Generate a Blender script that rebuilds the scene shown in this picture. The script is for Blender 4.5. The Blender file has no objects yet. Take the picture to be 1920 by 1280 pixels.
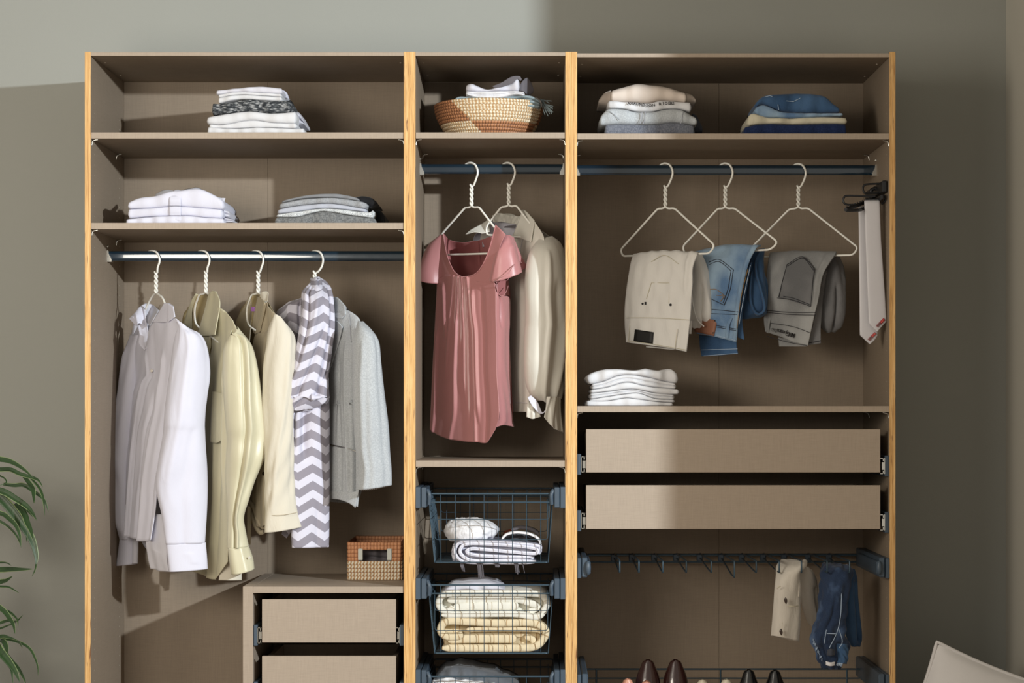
import bpy, math, random
import numpy as np
from mathutils import Vector, Matrix

# ---------------------------------------------------------------- camera, world, lights, exposure
F, D0, VX, VY, ZC = 4202.0, 6.9, 1005.0, 765.0, 1.265     # focal length in px, camera to cupboard front, vanishing point, camera height
def W(px, py, d=0.0):
    s = (D0 + d) / F
    return ((px - VX) * s, d, ZC - (py - VY) * s)
SC = bpy.context.scene
COL = SC.collection
cam_d = bpy.data.cameras.new('camera'); cam = bpy.data.objects.new('camera', cam_d); COL.objects.link(cam)
cam_d.sensor_width = 36.0; cam_d.lens = F / 1920 * 36
cam_d.shift_x = (960 - VX) / 1920; cam_d.shift_y = (VY - 640) / 1920
cam.location = (0, -D0, ZC); cam.rotation_euler = (math.pi / 2, 0, 0)
SC.camera = cam
SC.view_settings.view_transform = 'Standard'; SC.view_settings.look = 'None'
SC.view_settings.exposure = 0.0; SC.view_settings.gamma = 1.0
SC.view_settings.use_curve_mapping = False
world = bpy.data.worlds.new('world'); SC.world = world; world.use_nodes = True
world.node_tree.nodes['Background'].inputs[0].default_value = (1.0, 0.91, 0.785, 1)
world.node_tree.nodes['Background'].inputs[1].default_value = 0.56

def area(name, loc, target, size, power, color, shape='DISK', spread=180):
    l = bpy.data.lights.new(name, 'AREA'); l.shape = shape; l.size = size; l.energy = power; l.color = color
    l.spread = math.radians(spread)
    if shape == 'RECTANGLE': l.size_y = size
    o = bpy.data.objects.new(name, l); COL.objects.link(o); o.location = loc
    v = Vector(target) - Vector(loc); o.rotation_euler = v.to_track_quat('-Z', 'Y').to_euler()
    return o
area('key_lamp', (3.69, -4.9, 2.70), (-0.3, 0.1, 1.6), 0.13, 172, (0.90, 0.965, 1.0), spread=120)
area('fill_lamp', (-3.4, -4.6, 2.4), (-0.2, 0.0, 1.5), 1.0, 36, (1.0, 0.90, 0.74))
area('left_fill_lamp', (-1.62, -3.3, 1.8), (-0.9, 0.3, 1.75), 1.1, 46, (1.0, 0.92, 0.80))

# ---------------------------------------------------------------- materials
def lin(c):
    return tuple(((v / 255) / 12.92 if v / 255 <= 0.04045 else ((v / 255 + 0.055) / 1.055) ** 2.4) for v in c) + (1,)
MATS = {}
def newmat(name):
    m = bpy.data.materials.new(name); m.use_nodes = True
    nt = m.node_tree; b = nt.nodes['Principled BSDF']
    return m, nt, b
def N(nt, t, **kw):
    n = nt.nodes.new(t)
    for k, v in kw.items():
        if k in ('inputs',):
            for i, val in v.items(): n.inputs[i].default_value = val
        else: setattr(n, k, v)
    return n
def mapping(nt, scale, coord='Object'):
    tc = N(nt, 'ShaderNodeTexCoord'); mp = N(nt, 'ShaderNodeMapping')
    mp.inputs['Scale'].default_value = scale
    nt.links.new(tc.outputs[coord], mp.inputs[0]); return mp.outputs[0]
def noise(nt, vec, scale=1.0, detail=3.0, rough=0.55, dist=0.0):
    n = N(nt, 'ShaderNodeTexNoise'); n.inputs['Scale'].default_value = scale; n.inputs['Detail'].default_value = detail
    n.inputs['Roughness'].default_value = rough; n.inputs['Distortion'].default_value = dist
    nt.links.new(vec, n.inputs['Vector']); return n.outputs['Fac']
def ramp(nt, fac, stops, interp='LINEAR'):
    r = N(nt, 'ShaderNodeValToRGB'); cr = r.color_ramp; cr.interpolation = interp
    while len(cr.elements) < len(stops): cr.elements.new(0.5)
    for e, (p, c) in zip(cr.elements, stops): e.position = p; e.color = c
    nt.links.new(fac, r.inputs[0]); return r.outputs[0]
def math_(nt, op, a, b=None, c=None):
    n = N(nt, 'ShaderNodeMath', operation=op)
    for i, v in enumerate((a, b, c)):
        if v is None: continue
        if isinstance(v, (int, float)): n.inputs[i].default_value = v
        else: nt.links.new(v, n.inputs[i])
    return n.outputs[0]
def mix(nt, fac, a, b, mode='MIX'):
    n = N(nt, 'ShaderNodeMix', data_type='RGBA', blend_type=mode)
    for i, v in ((0, fac), (6, a), (7, b)):
        if isinstance(v, (int, float)): n.inputs[i].default_value = v
        elif isinstance(v, tuple): n.inputs[i].default_value = v
        else: nt.links.new(v, n.inputs[i])
    return n.outputs[2]
def bump(nt, b, h, dist, strength=1.0):
    n = N(nt, 'ShaderNodeBump'); n.inputs['Distance'].default_value = dist; n.inputs['Strength'].default_value = strength
    nt.links.new(h, n.inputs['Height']); nt.links.new(n.outputs[0], b.inputs['Normal'])
def scalec(c, k): return (c[0] * k, c[1] * k, c[2] * k, 1)

def cloth(name, rgb, rough=0.85, wr=0.0, wrscale=30, weave=0.0, speck=None, sheen=0.15, trans=0.0, stretch=(1, 1, .35)):
    m, nt, b = newmat(name); c = lin(rgb)
    b.inputs['Roughness'].default_value = rough
    b.inputs['Sheen Weight'].default_value = sheen; b.inputs['Sheen Roughness'].default_value = .4
    b.inputs['Specular IOR Level'].default_value = .25 if rough > .6 else .5
    v = mapping(nt, (1, 1, 1))
    col = mix(nt, noise(nt, v, 9, 3), scalec(c, .93), scalec(c, 1.04))
    if speck:
        f = noise(nt, v, speck[1], 2, .7)
        col = mix(nt, ramp(nt, f, [(.42, (0, 0, 0, 1)), (.62, (1, 1, 1, 1))]), col, lin(speck[0]))
    nt.links.new(col, b.inputs['Base Color'])
    vs = mapping(nt, stretch)
    h = noise(nt, vs, wrscale, 4, .55, .6)
    w = noise(nt, v, 900, 1)
    hh = math_(nt, 'ADD', math_(nt, 'MULTIPLY', h, wr), math_(nt, 'MULTIPLY', w, weave))
    if wr or weave: bump(nt, b, hh, 1.0)
    if trans:
        tl = N(nt, 'ShaderNodeBsdfTranslucent'); nt.links.new(col, tl.inputs[0])
        mx = N(nt, 'ShaderNodeMixShader'); mx.inputs[0].default_value = trans
        out = nt.nodes['Material Output']
        nt.links.new(b.outputs[0], mx.inputs[1]); nt.links.new(tl.outputs[0], mx.inputs[2]); nt.links.new(mx.outputs[0], out.inputs[0])
    MATS[name] = m; return m
def plain(name, rgb, rough=.5, metal=0.0, spec=.5, coat=0.0):
    m, nt, b = newmat(name); b.inputs['Base Color'].default_value = lin(rgb)
    b.inputs['Roughness'].default_value = rough; b.inputs['Metallic'].default_value = metal
    b.inputs['Specular IOR Level'].default_value = spec; b.inputs['Coat Weight'].default_value = coat
    v = mapping(nt, (1, 1, 1))
    nt.links.new(math_(nt, 'ADD', math_(nt, 'MULTIPLY', noise(nt, v, 40), .08), rough - .04), b.inputs['Roughness'])
    MATS[name] = m; return m
# linen textured board
def board(name, key, rgb, rough=.55):
    m, nt, b = newmat(name); c = lin(rgb)
    hz = noise(nt, mapping(nt, (22, 22, 480)), 1, 3, .6); vt = noise(nt, mapping(nt, (420, 420, 16)), 1, 3, .6)
    wv = math_(nt, 'ADD', hz, vt)
    nt.links.new(ramp(nt, math_(nt, 'MULTIPLY', wv, .5), [(.38, scalec(c, .93)), (.5, c), (.62, scalec(c, 1.06))]), b.inputs['Base Color'])
    b.inputs['Roughness'].default_value = rough; b.inputs['Specular IOR Level'].default_value = .3
    bump(nt, b, wv, .0002); MATS[key] = m
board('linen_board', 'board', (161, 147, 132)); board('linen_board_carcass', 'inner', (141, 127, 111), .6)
# oak edge
m, nt, b = newmat('oak'); 
g = noise(nt, mapping(nt, (170, 40, 5)), 1, 4, .6, .5); g2 = noise(nt, mapping(nt, (520, 60, 9)), 1, 3, .7)
colw = ramp(nt, math_(nt, 'ADD', math_(nt, 'MULTIPLY', g, .65), math_(nt, 'MULTIPLY', g2, .35)),
            [(.36, lin((170, 122, 66))), (.47, lin((205, 160, 98))), (.62, lin((226, 186, 128)))])
crk = noise(nt, mapping(nt, (330, 60, 8)), 1, 2, .5, 1.2)
crm = ramp(nt, crk, [(.62, (0, 0, 0, 1)), (.70, (1, 1, 1, 1))])
nt.links.new(mix(nt, crm, colw, lin((108, 66, 34))), b.inputs['Base Color'])
b.inputs['Roughness'].default_value = .5; bump(nt, b, g2, .0004)
MATS['oak'] = m
# wall paint
m, nt, b = newmat('wall_paint'); c = lin((155, 157, 152)); v = mapping(nt, (1, 1, 1))
nt.links.new(mix(nt, noise(nt, v, 2.5, 2), scalec(c, .97), scalec(c, 1.03)), b.inputs['Base Color'])
b.inputs['Roughness'].default_value = .9; bump(nt, b, noise(nt, v, 260, 3), .0003); MATS['wall'] = m
plain('wall_paint_lit', (196, 193, 183), .9); plain('ceiling_paint', (205, 203, 196), .9); plain('floor_wood', (120, 100, 80), .5)  # right wall colour lightened to stand in for light falling from the left
plain('white_wire', (238, 238, 232), .35, coat=.3)
plain('blue_steel', (26, 46, 60), .16, metal=.2, coat=1.0)
plain('grey_plastic', (64, 78, 92), .45)
plain('grey_wire', (60, 80, 94), .35, metal=.3)
plain('chrome', (205, 205, 200), .22, metal=1.0)
plain('black_plastic', (26, 28, 32), .4)
plain('white_plastic', (205, 210, 205), .45)
plain('dark_hole', (60, 52, 44), .8); plain('pale_hole', (205, 195, 180), .6)
cloth('white_cotton', (218, 219, 234), .85, .0016, 30, .00008, trans=.06)
cloth('white_tee', (210, 211, 215), .9, .0016, 34, .0001)
cloth('cool_white', (206, 206, 216), .85, .0016, 30)
cloth('ivory_satin', (218, 216, 207), .38, .0022, 16, sheen=.3, trans=.05)
cloth('olive_satin', (203, 198, 171), .38, .0020, 16, sheen=.3)
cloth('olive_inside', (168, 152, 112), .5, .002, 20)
cloth('khaki_linen', (184, 173, 150), .85, .003, 26, .0001)
cloth('khaki_light', (211, 205, 190), .85, .003, 26, .0001)
cloth('pink_satin', (178, 122, 123), .36, .0014, 12, sheen=.3)
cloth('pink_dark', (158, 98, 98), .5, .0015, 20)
cloth('heather_grey', (168, 173, 178), .9, .0014, 24, .0001, speck=((184, 189, 193), 260))
cloth('grey_tee', (142, 145, 150), .9, .0018, 30, .0001, speck=((160, 163, 168), 260))
cloth('mid_grey_tee', (128, 130, 134), .9, .0018, 30, .0001)
cloth('light_grey_tee', (176, 180, 192), .9, .0018, 30, .0001)
cloth('flecked_white', (220, 224, 226), .9, .0015, 40, .0001, speck=((140, 145, 150), 420))
cloth('felt_grey', (126, 128, 129), .95, .002, 50, .0003, speck=((96, 98, 100), 160))
cloth('dark_heather', (98, 102, 114), .95, .002, 50, .0003, speck=((120, 124, 134), 220))
cloth('black_cloth', (24, 24, 27), .85, .002, 40)
cloth('beige_sweater', (208, 196, 186), .92, .0018, 20, .0001)
cloth('cream_canvas', (205, 199, 178), .85, .003, 40, .0001)
cloth('beige_canvas', (222, 220, 216), .85, .0028, 34, .0001)
cloth('small_beige', (206, 200, 190), .85, .0025, 50, .0001)
cloth('navy_denim', (24, 38, 74), .9, .002, 50, .0002, speck=((34, 50, 88), 300))
cloth('blue_grey_scarf', (140, 156, 162), .85, .003, 60, .0002)
cloth('towel_white', (232, 232, 236), .95, .004, 60, .0006)
cloth('charcoal', (70, 74, 84), .9, .004, 50)
cloth('sheer_grey', (120, 116, 122), .7, .003, 30, trans=.3)
cloth('grey_towel', (96, 100, 106), .9, .003, 40)
cloth('white_blanket', (232, 230, 218), .9, .003, 22)
cloth('rust_cloth', (120, 60, 40), .9, .002, 40)
cloth('cushion_fabric', (214, 212, 212), .9, .0012, 14, .0001)
cloth('leather_tan', (138, 92, 70), .55, .001, 60)
cloth('thread_dark', (44, 44, 50), .7); cloth('thread_gold', (150, 118, 74), .7); cloth('thread_light', (170, 190, 214), .7)
cloth('tie_silk', (204, 203, 208), .45, .0004, 40, sheen=.2)
plain('print_black', (30, 28, 30), .7); plain('patch_black', (14, 13, 14), .6); plain('print_red', (170, 30, 34), .6)
plain('print_rose', (168, 120, 122), .6); plain('print_pink', (240, 150, 140), .6); plain('violet', (150, 90, 170), .6)
plain('leather_brown', (52, 26, 24), .25, coat=.5); plain('leather_black', (16, 17, 20), .2, coat=.6)
plain('leather_nude', (196, 140, 116), .35); plain('leather_cream', (214, 206, 186), .4)
plain('soil', (40, 30, 24), .9); plain('pot_grey', (120, 118, 112), .6); plain('bark', (110, 92, 66), .9)
plain('button_pearl', (214, 210, 204), .25, coat=.5); plain('button_horn', (50, 36, 28), .3, coat=.4)

def denim(name, base, light, sc=7.0, lo=.40, hi=.62):
    m, nt, b = newmat(name); v = mapping(nt, (1, 1, 1))
    f = noise(nt, mapping(nt, (1, 1, .7)), sc, 3, .5)
    tw = noise(nt, mapping(nt, (900, 900, 260)), 1, 2)
    col = mix(nt, ramp(nt, f, [(lo, (0, 0, 0, 1)), (hi, (1, 1, 1, 1))]), lin(base), lin(light))
    col = mix(nt, math_(nt, 'MULTIPLY', tw, .35), col, scalec(lin(light), 1.2))
    nt.links.new(col, b.inputs['Base Color']); b.inputs['Roughness'].default_value = .9
    b.inputs['Sheen Weight'].default_value = .15; b.inputs['Specular IOR Level'].default_value = .2
    bump(nt, b, math_(nt, 'ADD', math_(nt, 'MULTIPLY', noise(nt, v, 45, 4), .003), math_(nt, 'MULTIPLY', tw, .0002)), 1.0)
    MATS[name] = m
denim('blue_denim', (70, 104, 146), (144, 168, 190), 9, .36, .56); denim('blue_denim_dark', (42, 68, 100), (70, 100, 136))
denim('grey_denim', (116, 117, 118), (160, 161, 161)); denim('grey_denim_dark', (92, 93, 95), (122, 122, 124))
denim('indigo_denim', (24, 36, 60), (78, 100, 134), 18, .50, .70)
# chevron scarf (uv in metres)
def chevron(name, per=.054, amp=.028, half=.045, off=0.0):
    m, nt, b = newmat(name); tc = N(nt, 'ShaderNodeTexCoord'); sx = N(nt, 'ShaderNodeSeparateXYZ')
    nt.links.new(tc.outputs['UV'], sx.inputs[0])
    tri = math_(nt, 'PINGPONG', math_(nt, 'ADD', sx.outputs[0], off + 2.0), half)
    ph = math_(nt, 'DIVIDE', math_(nt, 'ADD', sx.outputs[1], math_(nt, 'MULTIPLY', tri, amp / half)), per)
    fr = math_(nt, 'FRACT', math_(nt, 'ADD', ph, 40.0))
    col = ramp(nt, fr, [(0, lin((208, 207, 222))), (.47, lin((208, 207, 222))), (.5, lin((142, 138, 150))), (.97, lin((142, 138, 150)))], 'LINEAR')
    nt.links.new(col, b.inputs['Base Color']); b.inputs['Roughness'].default_value = .85; b.inputs['Sheen Weight'].default_value = .15
    bump(nt, b, noise(nt, mapping(nt, (1, 1, .4)), 40, 4), .002)
    MATS[name] = m
chevron('chevron'); chevron('chevron_shift', off=.02)
# striped fabrics by uv.y
def striped(name, c1, c2, per, frac, coordi=1, rough=.9, wr=.003):
    m, nt, b = newmat(name); tc = N(nt, 'ShaderNodeTexCoord'); sx = N(nt, 'ShaderNodeSeparateXYZ')
    nt.links.new(tc.outputs['UV'], sx.inputs[0])
    fr = math_(nt, 'FRACT', math_(nt, 'ADD', math_(nt, 'DIVIDE', sx.outputs[coordi], per), 40.0))
    col = mix(nt, math_(nt, 'LESS_THAN', fr, frac), lin(c1), lin(c2))
    nt.links.new(col, b.inputs['Base Color']); b.inputs['Roughness'].default_value = rough
    bump(nt, b, noise(nt, mapping(nt, (1, 1, 1)), 40, 4), wr); MATS[name] = m
striped('striped_blanket', (220, 220, 232), (170, 170, 186), .020, .2)
striped('beige_blanket', (214, 199, 168), (178, 152, 116), .048, .07, 0)
striped('cream_stripe_blanket', (222, 220, 210), (200, 190, 170), .060, .05, 0)
striped('ticking', (222, 222, 222), (52, 54, 60), .006, .45, 0, wr=.0)
# knit
m, nt, b = newmat('cable_knit')
vo = N(nt, 'ShaderNodeTexVoronoi'); vo.inputs['Scale'].default_value = 1.0
nt.links.new(mapping(nt, (70, 30, 190)), vo.inputs['Vector'])
bk = N(nt, 'ShaderNodeTexBrick'); nt.links.new(mapping(nt, (1, 1, 1)), bk.inputs[0])
col = ramp(nt, vo.outputs['Distance'], [(.1, lin((172, 174, 176))), (.6, lin((66, 70, 74)))])
col = mix(nt, ramp(nt, noise(nt, mapping(nt, (60, 40, 150)), 1, 3), [(.42, (0, 0, 0, 1)), (.52, (1, 1, 1, 1))]), lin((36, 40, 46)), col)
nt.nodes.remove(bk)
nt.links.new(col, b.inputs['Base Color']); b.inputs['Roughness'].default_value = .95
bump(nt, b, vo.outputs['Distance'], .003); MATS['knit'] = m
# woven, coloured by the mesh's colour attribute
m, nt, b = newmat('woven'); at = N(nt, 'ShaderNodeAttribute', attribute_name='weave')
nt.links.new(at.outputs['Color'], b.inputs['Base Color']); b.inputs['Roughness'].default_value = .6; MATS['woven'] = m
# leaf: green blade with pale edge stripe from uv.x
m, nt, b = newmat('leaf_blade'); tc = N(nt, 'ShaderNodeTexCoord'); sx = N(nt, 'ShaderNodeSeparateXYZ'); nt.links.new(tc.outputs['UV'], sx.inputs[0])
ed = math_(nt, 'ABSOLUTE', math_(nt, 'SUBTRACT', sx.outputs[0], .5))
g = mix(nt, noise(nt, mapping(nt, (1, 1, 1)), 14, 3), lin((24, 42, 20)), lin((52, 80, 42)))
ce = ramp(nt, sx.outputs[0], [(0, lin((150, 164, 118))), (.09, lin((60, 92, 48))), (.16, (0, 0, 0, 1)), (1, (0, 0, 0, 1))])
fac = ramp(nt, sx.outputs[0], [(.05, (1, 1, 1, 1)), (.10, (0, 0, 0, 1))])
nt.links.new(mix(nt, fac, g, lin((130, 146, 100))), b.inputs['Base Color'])
b.inputs['Roughness'].default_value = .42; b.inputs['Specular IOR Level'].default_value = .5; MATS['leaf'] = m

# ---------------------------------------------------------------- object helpers
WO = {}
def put(name, verts, faces, mat, parent=None, smooth=True, uv=None, col=None, label=None, cat=None, group=None, kind=None, solid=0.0, tri=False):
    verts = np.asarray(verts, float)
    if parent is None:
        mn, mx = verts.min(0), verts.max(0); org = np.array([(mn[0] + mx[0]) / 2, (mn[1] + mx[1]) / 2, mn[2]])
    else: org = np.array(WO[parent.name])
    me = bpy.data.meshes.new(name); me.from_pydata((verts - org).tolist(), [], faces)
    if smooth: me.polygons.foreach_set('use_smooth', [True] * len(me.polygons))
    if uv is not None:
        ul = me.uv_layers.new(name='UVMap'); li = np.zeros(len(me.loops), int); me.loops.foreach_get('vertex_index', li)
        ul.data.foreach_set('uv', np.asarray(uv, float)[li].ravel())
    if col is not None:
        ca = me.color_attributes.new('weave', 'FLOAT_COLOR', 'POINT'); ca.data.foreach_set('color', np.asarray(col, float).ravel())
    me.materials.append(MATS[mat] if isinstance(mat, str) else mat)
    me.update()
    o = bpy.data.objects.new(name, me); COL.objects.link(o)
    if parent is None: o.location = org.tolist(); WO[o.name] = tuple(org)
    else: o.parent = parent; WO[o.name] = WO[parent.name]
    if label: o['label'] = label
    if cat: o['category'] = cat
    if group: o['group'] = group
    if kind: o['kind'] = kind
    if solid:
        md = o.modifiers.new('thickness', 'SOLIDIFY'); md.thickness = solid; md.offset = 0
    return o
def thing(name, label, cat, loc, group=None):
    o = bpy.data.objects.new(name, None); COL.objects.link(o); o.location = loc; WO[o.name] = tuple(loc)
    o.empty_display_size = .05
    o['label'] = label; o['category'] = cat
    if group: o['group'] = group
    return o
def box_vf(x0, x1, y0, y1, z0, z1, bev=0.0):
    if bev <= 0:
        v = [(x, y, z) for x in (x0, x1) for y in (y0, y1) for z in (z0, z1)]
        f = [(0, 1, 3, 2), (4, 6, 7, 5), (0, 4, 5, 1), (2, 3, 7, 6), (0, 2, 6, 4), (1, 5, 7, 3)]
        return v, f
    b = min(bev, (x1 - x0) / 2.1, (y1 - y0) / 2.1, (z1 - z0) / 2.1); v = []; idx = {}
    X, Y, Z = (x0, x1), (y0, y1), (z0, z1)
    for i in (0, 1):
        for j in (0, 1):
            for k in (0, 1):
                sx, sy, sz = (1 if i == 0 else -1), (1 if j == 0 else -1), (1 if k == 0 else -1)
                for a in range(3):
                    p = [X[i] + sx * b, Y[j] + sy * b, Z[k] + sz * b]
                    p[a] = (X[i], Y[j], Z[k])[a]
                    idx[(i, j, k, a)] = len(v); v.append(tuple(p))
    f = []
    for i in (0, 1): f.append(tuple(idx[(i, j, k, 0)] for j, k in ((0, 0), (0, 1), (1, 1), (1, 0))))
    for j in (0, 1): f.append(tuple(idx[(i, j, k, 1)] for i, k in ((0, 0), (1, 0), (1, 1), (0, 1))))
    for k in (0, 1): f.append(tuple(idx[(i, j, k, 2)] for i, j in ((0, 0), (0, 1), (1, 1), (1, 0))))
    for i in (0, 1):
        for j in (0, 1): f.append((idx[(i, j, 0, 0)], idx[(i, j, 0, 1)], idx[(i, j, 1, 1)], idx[(i, j, 1, 0)]))
    for i in (0, 1):
        for k in (0, 1): f.append((idx[(i, 0, k, 0)], idx[(i, 0, k, 2)], idx[(i, 1, k, 2)], idx[(i, 1, k, 0)]))
    for j in (0, 1):
        for k in (0, 1): f.append((idx[(0, j, k, 1)], idx[(0, j, k, 2)], idx[(1, j, k, 2)], idx[(1, j, k, 1)]))
    for i in (0, 1):
        for j in (0, 1):
            for k in (0, 1): f.append((idx[(i, j, k, 0)], idx[(i, j, k, 1)], idx[(i, j, k, 2)]))
    return v, f
def join(*vfs):
    V, Fc = [], []
    for v, f in vfs:
        n = len(V); V += [tuple(p) for p in v]; Fc += [tuple(i + n for i in q) for q in f]
    return V, Fc
def box(name, x0, x1, y0, y1, z0, z1, mat, parent=None, bev=.0006, **kw):
    v, f = box_vf(min(x0, x1), max(x0, x1), min(y0, y1), max(y0, y1), min(z0, z1), max(z0, z1), bev)
    return put(name, v, f, mat, parent, smooth=False, **kw)
def cr(P, n, closed=False):
    P = np.asarray(P, float); k = len(P)
    if closed:
        t = np.linspace(0, k, n, endpoint=False); i = np.floor(t).astype(int); u = t - i
        g = lambda o: P[(i + o) % k]
    else:
        if k == 1: return np.repeat(P, n, 0)
        t = np.linspace(0, k - 1, n); i = np.minimum(np.floor(t).astype(int), k - 2); u = t - i
        Q = np.concatenate([[2 * P[0] - P[1]], P, [2 * P[-1] - P[-2]]]); g = lambda o: Q[i + o + 1]
    u = u.reshape((-1,) + (1,) * (P.ndim - 1))
    p0, p1, p2, p3 = g(-1), g(0), g(1), g(2)
    return .5 * ((2 * p1) + (-p0 + p2) * u + (2 * p0 - 5 * p1 + 4 * p2 - p3) * u ** 2 + (-p0 + 3 * p1 - 3 * p2 + p3) * u ** 3)
def tube_vf(pts, r, seg=8, closed=False, cap=True):
    P = np.asarray(pts, float); n = len(P)
    T = np.gradient(P, axis=0) if not closed else np.roll(P, -1, 0) - np.roll(P, 1, 0)
    T /= np.linalg.norm(T, axis=1)[:, None] + 1e-12
    a = np.array([0, 0, 1.0]) if abs(T[0][2]) < .9 else np.array([1.0, 0, 0])
    R = np.broadcast_to(np.asarray(r, float), (n,)); V = []
    nrm = np.cross(T[0], a); nrm /= np.linalg.norm(nrm)
    for i in range(n):
        nrm = nrm - T[i] * np.dot(nrm, T[i]); nrm /= np.linalg.norm(nrm) + 1e-12
        bn = np.cross(T[i], nrm)
        for s in range(seg):
            an = 2 * math.pi * s / seg; V.append(P[i] + R[i] * (math.cos(an) * nrm + math.sin(an) * bn))
    Fc = []
    m_ = n if closed else n - 1
    for i in range(m_):
        j = (i + 1) % n
        for s in range(seg):
            t = (s + 1) % seg; Fc.append((i * seg + s, i * seg + t, j * seg + t, j * seg + s))
    if cap and not closed:
        k = len(V); V += V[:seg] + V[(n - 1) * seg:n * seg]
        Fc.append(tuple(k + q for q in range(seg))[::-1]); Fc.append(tuple(k + seg + q for q in range(seg)))
    return [tuple(p) for p in V], Fc
def tubes(name, lines, r, mat, parent=None, seg=6, smooth_n=0, **kw):
    vfs = []
    for l in lines:
        P = np.asarray(l, float)
        if smooth_n: P = cr(P, smooth_n)
        vfs.append(tube_vf(P, r, seg))
    v, f = join(*vfs); return put(name, v, f, mat, parent, **kw)
def rounded(pts, rad, n=5, closed=False):
    """polyline with rounded corners"""
    P = [np.asarray(p, float) for p in pts]; out = []; k = len(P)
    for i in range(k):
        if not closed and i in (0, k - 1): out.append(P[i]); continue
        a, b_, c = P[i - 1], P[i], P[(i + 1) % k]
        da, dc = a - b_, c - b_; la, lc = np.linalg.norm(da), np.linalg.norm(dc); r = min(rad, la * .45, lc * .45)
        p0, p2 = b_ + da / la * r, b_ + dc / lc * r
        for t in np.linspace(0, 1, n): out.append((1 - t) ** 2 * p0 + 2 * t * (1 - t) * b_ + t * t * p2)
    return out
def disc(name, c, r, th, mat, parent, nrm=(0, -1, 0), seg=16, **kw):
    n = Vector(nrm).normalized(); q = n.to_track_quat('Z', 'Y'); V = []; prof = [(0, 0), (r, 0), (r, th * .6), (r * .85, th), (r * .6, th), (r * .5, th * .7), (0, th * .7)]
    for (rr, h) in prof[1:-1]:
        for s in range(seg):
            a = 2 * math.pi * s / seg; V.append(tuple(Vector(c) + q @ Vector((rr * math.cos(a), rr * math.sin(a), h))))
    k = len(prof) - 2; Fc = [(i * seg + s, i * seg + (s + 1) % seg, (i + 1) * seg + (s + 1) % seg, (i + 1) * seg + s) for i in range(k - 1) for s in range(seg)]
    Fc.append(tuple((k - 1) * seg + s for s in range(seg))); Fc.append(tuple(range(seg))[::-1])
    return put(name, V, Fc, mat, parent, **kw)
def wrk(U, V, amp, fu, fv, seed):
    rs = np.random.RandomState(seed); out = np.zeros_like(U)
    wx = .03 * np.sin(V * 6 + rs.rand() * 6) + .015 * np.sin(V * 15 + rs.rand() * 6)
    for i in range(9):
        a = fu * (0.4 + 1.2 * rs.rand()); b_ = fv * (rs.rand() * 2 - 1) * 1.6
        out += np.sin(2 * math.pi * (a * (U + wx) + b_ * V) + rs.rand() * 6.28) / (1 + .35 * i)
    return out * amp / 2.0
def surf(name, G, mat, parent=None, closed=False, folds=(), wr=None, solid=.0014, uvoff=(0, 0), flip=0, **kw):
    """G: grid [nv][nu][3] of world points; folds and wrinkles push it along its normal"""
    nv, nu = G.shape[:2]
    if closed: du = np.roll(G, -1, 1) - np.roll(G, 1, 1)
    else: du = np.gradient(G, axis=1)
    dv = np.gradient(G, axis=0); nr = np.cross(du, dv); nr /= np.linalg.norm(nr, axis=2)[..., None] + 1e-12
    if closed:
        c = G.mean(1, keepdims=True)
        if np.mean(np.sum(nr * (G - c), axis=2)) < 0: nr = -nr
    elif np.mean(nr[..., 1]) > 0: nr = -nr
    if flip: nr = -nr
    su = np.linalg.norm(np.diff(G, axis=1), axis=2).mean(0); su = np.concatenate([[0], np.cumsum(su)])
    sv = np.linalg.norm(np.diff(G, axis=0), axis=2).mean(1); sv = np.concatenate([[0], np.cumsum(sv)])
    UU, VV = np.meshgrid(su, sv); un, vn = np.meshgrid(np.linspace(0, 1, nu, endpoint=not closed), np.linspace(0, 1, nv))
    d = np.zeros((nv, nu))
    for f in folds:
        u0, v0, u1, v1, amp, w = f[:6]
        t = np.clip((vn - v0) / (v1 - v0 + 1e-9), 0, 1); uc = u0 + (u1 - u0) * t
        win = np.clip((vn - v0) / .08 + .0, 0, 1) * np.clip((v1 - vn) / .10 + (1 if v1 >= 1 else 0), 0, 1)
        if v0 <= 0: win = np.clip((v1 - vn) / .10 + (1 if v1 >= 1 else 0), 0, 1)
        x = un - uc
        if closed: x = (x + .5) % 1 - .5
        d += amp * win * np.exp(-(x / w) ** 2)
    if wr: d += wrk(UU, VV, wr[0], wr[1], wr[2], wr[3]) * (np.clip(vn * 5 + wr[4], 0, 1) if len(wr) > 4 else 1)
    G = G + nr * d[..., None]
    V = G.reshape(-1, 3); Fc = []
    m_ = nu if closed else nu - 1
    for j in range(nv - 1):
        for i in range(m_):
            k = (i + 1) % nu; Fc.append((j * nu + i, j * nu + k, (j + 1) * nu + k, (j + 1) * nu + i))
    uv = np.stack([UU + uvoff[0], -VV + uvoff[1]], 2).reshape(-1, 2)
    return put(name, V, Fc, mat, parent, uv=uv, solid=solid, **kw)
def cgrid(rows, nu, nv, lu=False, lv=False):
    R = []
    for r in rows:
        p = np.array([W(*q) for q in r])
        R.append(lerpn(p, nu) if (lu or len(p) == 2) else cr(p, nu))
    R = np.array(R)
    return lerpn(R, nv) if (lv or len(R) == 2) else cr(R, nv)
def lerpn(P, n):
    P = np.asarray(P, float); t = np.linspace(0, len(P) - 1, n); i = np.minimum(t.astype(int), len(P) - 2); u = (t - i).reshape((-1,) + (1,) * (P.ndim - 1))
    return P[i] * (1 - u) + P[i + 1] * u
def sheet(name, rows, mat, parent=None, nu=40, nv=60, lu=False, lv=False, **kw):
    return surf(name, cgrid(rows, nu, nv, lu, lv), mat, parent, **kw)
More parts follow.
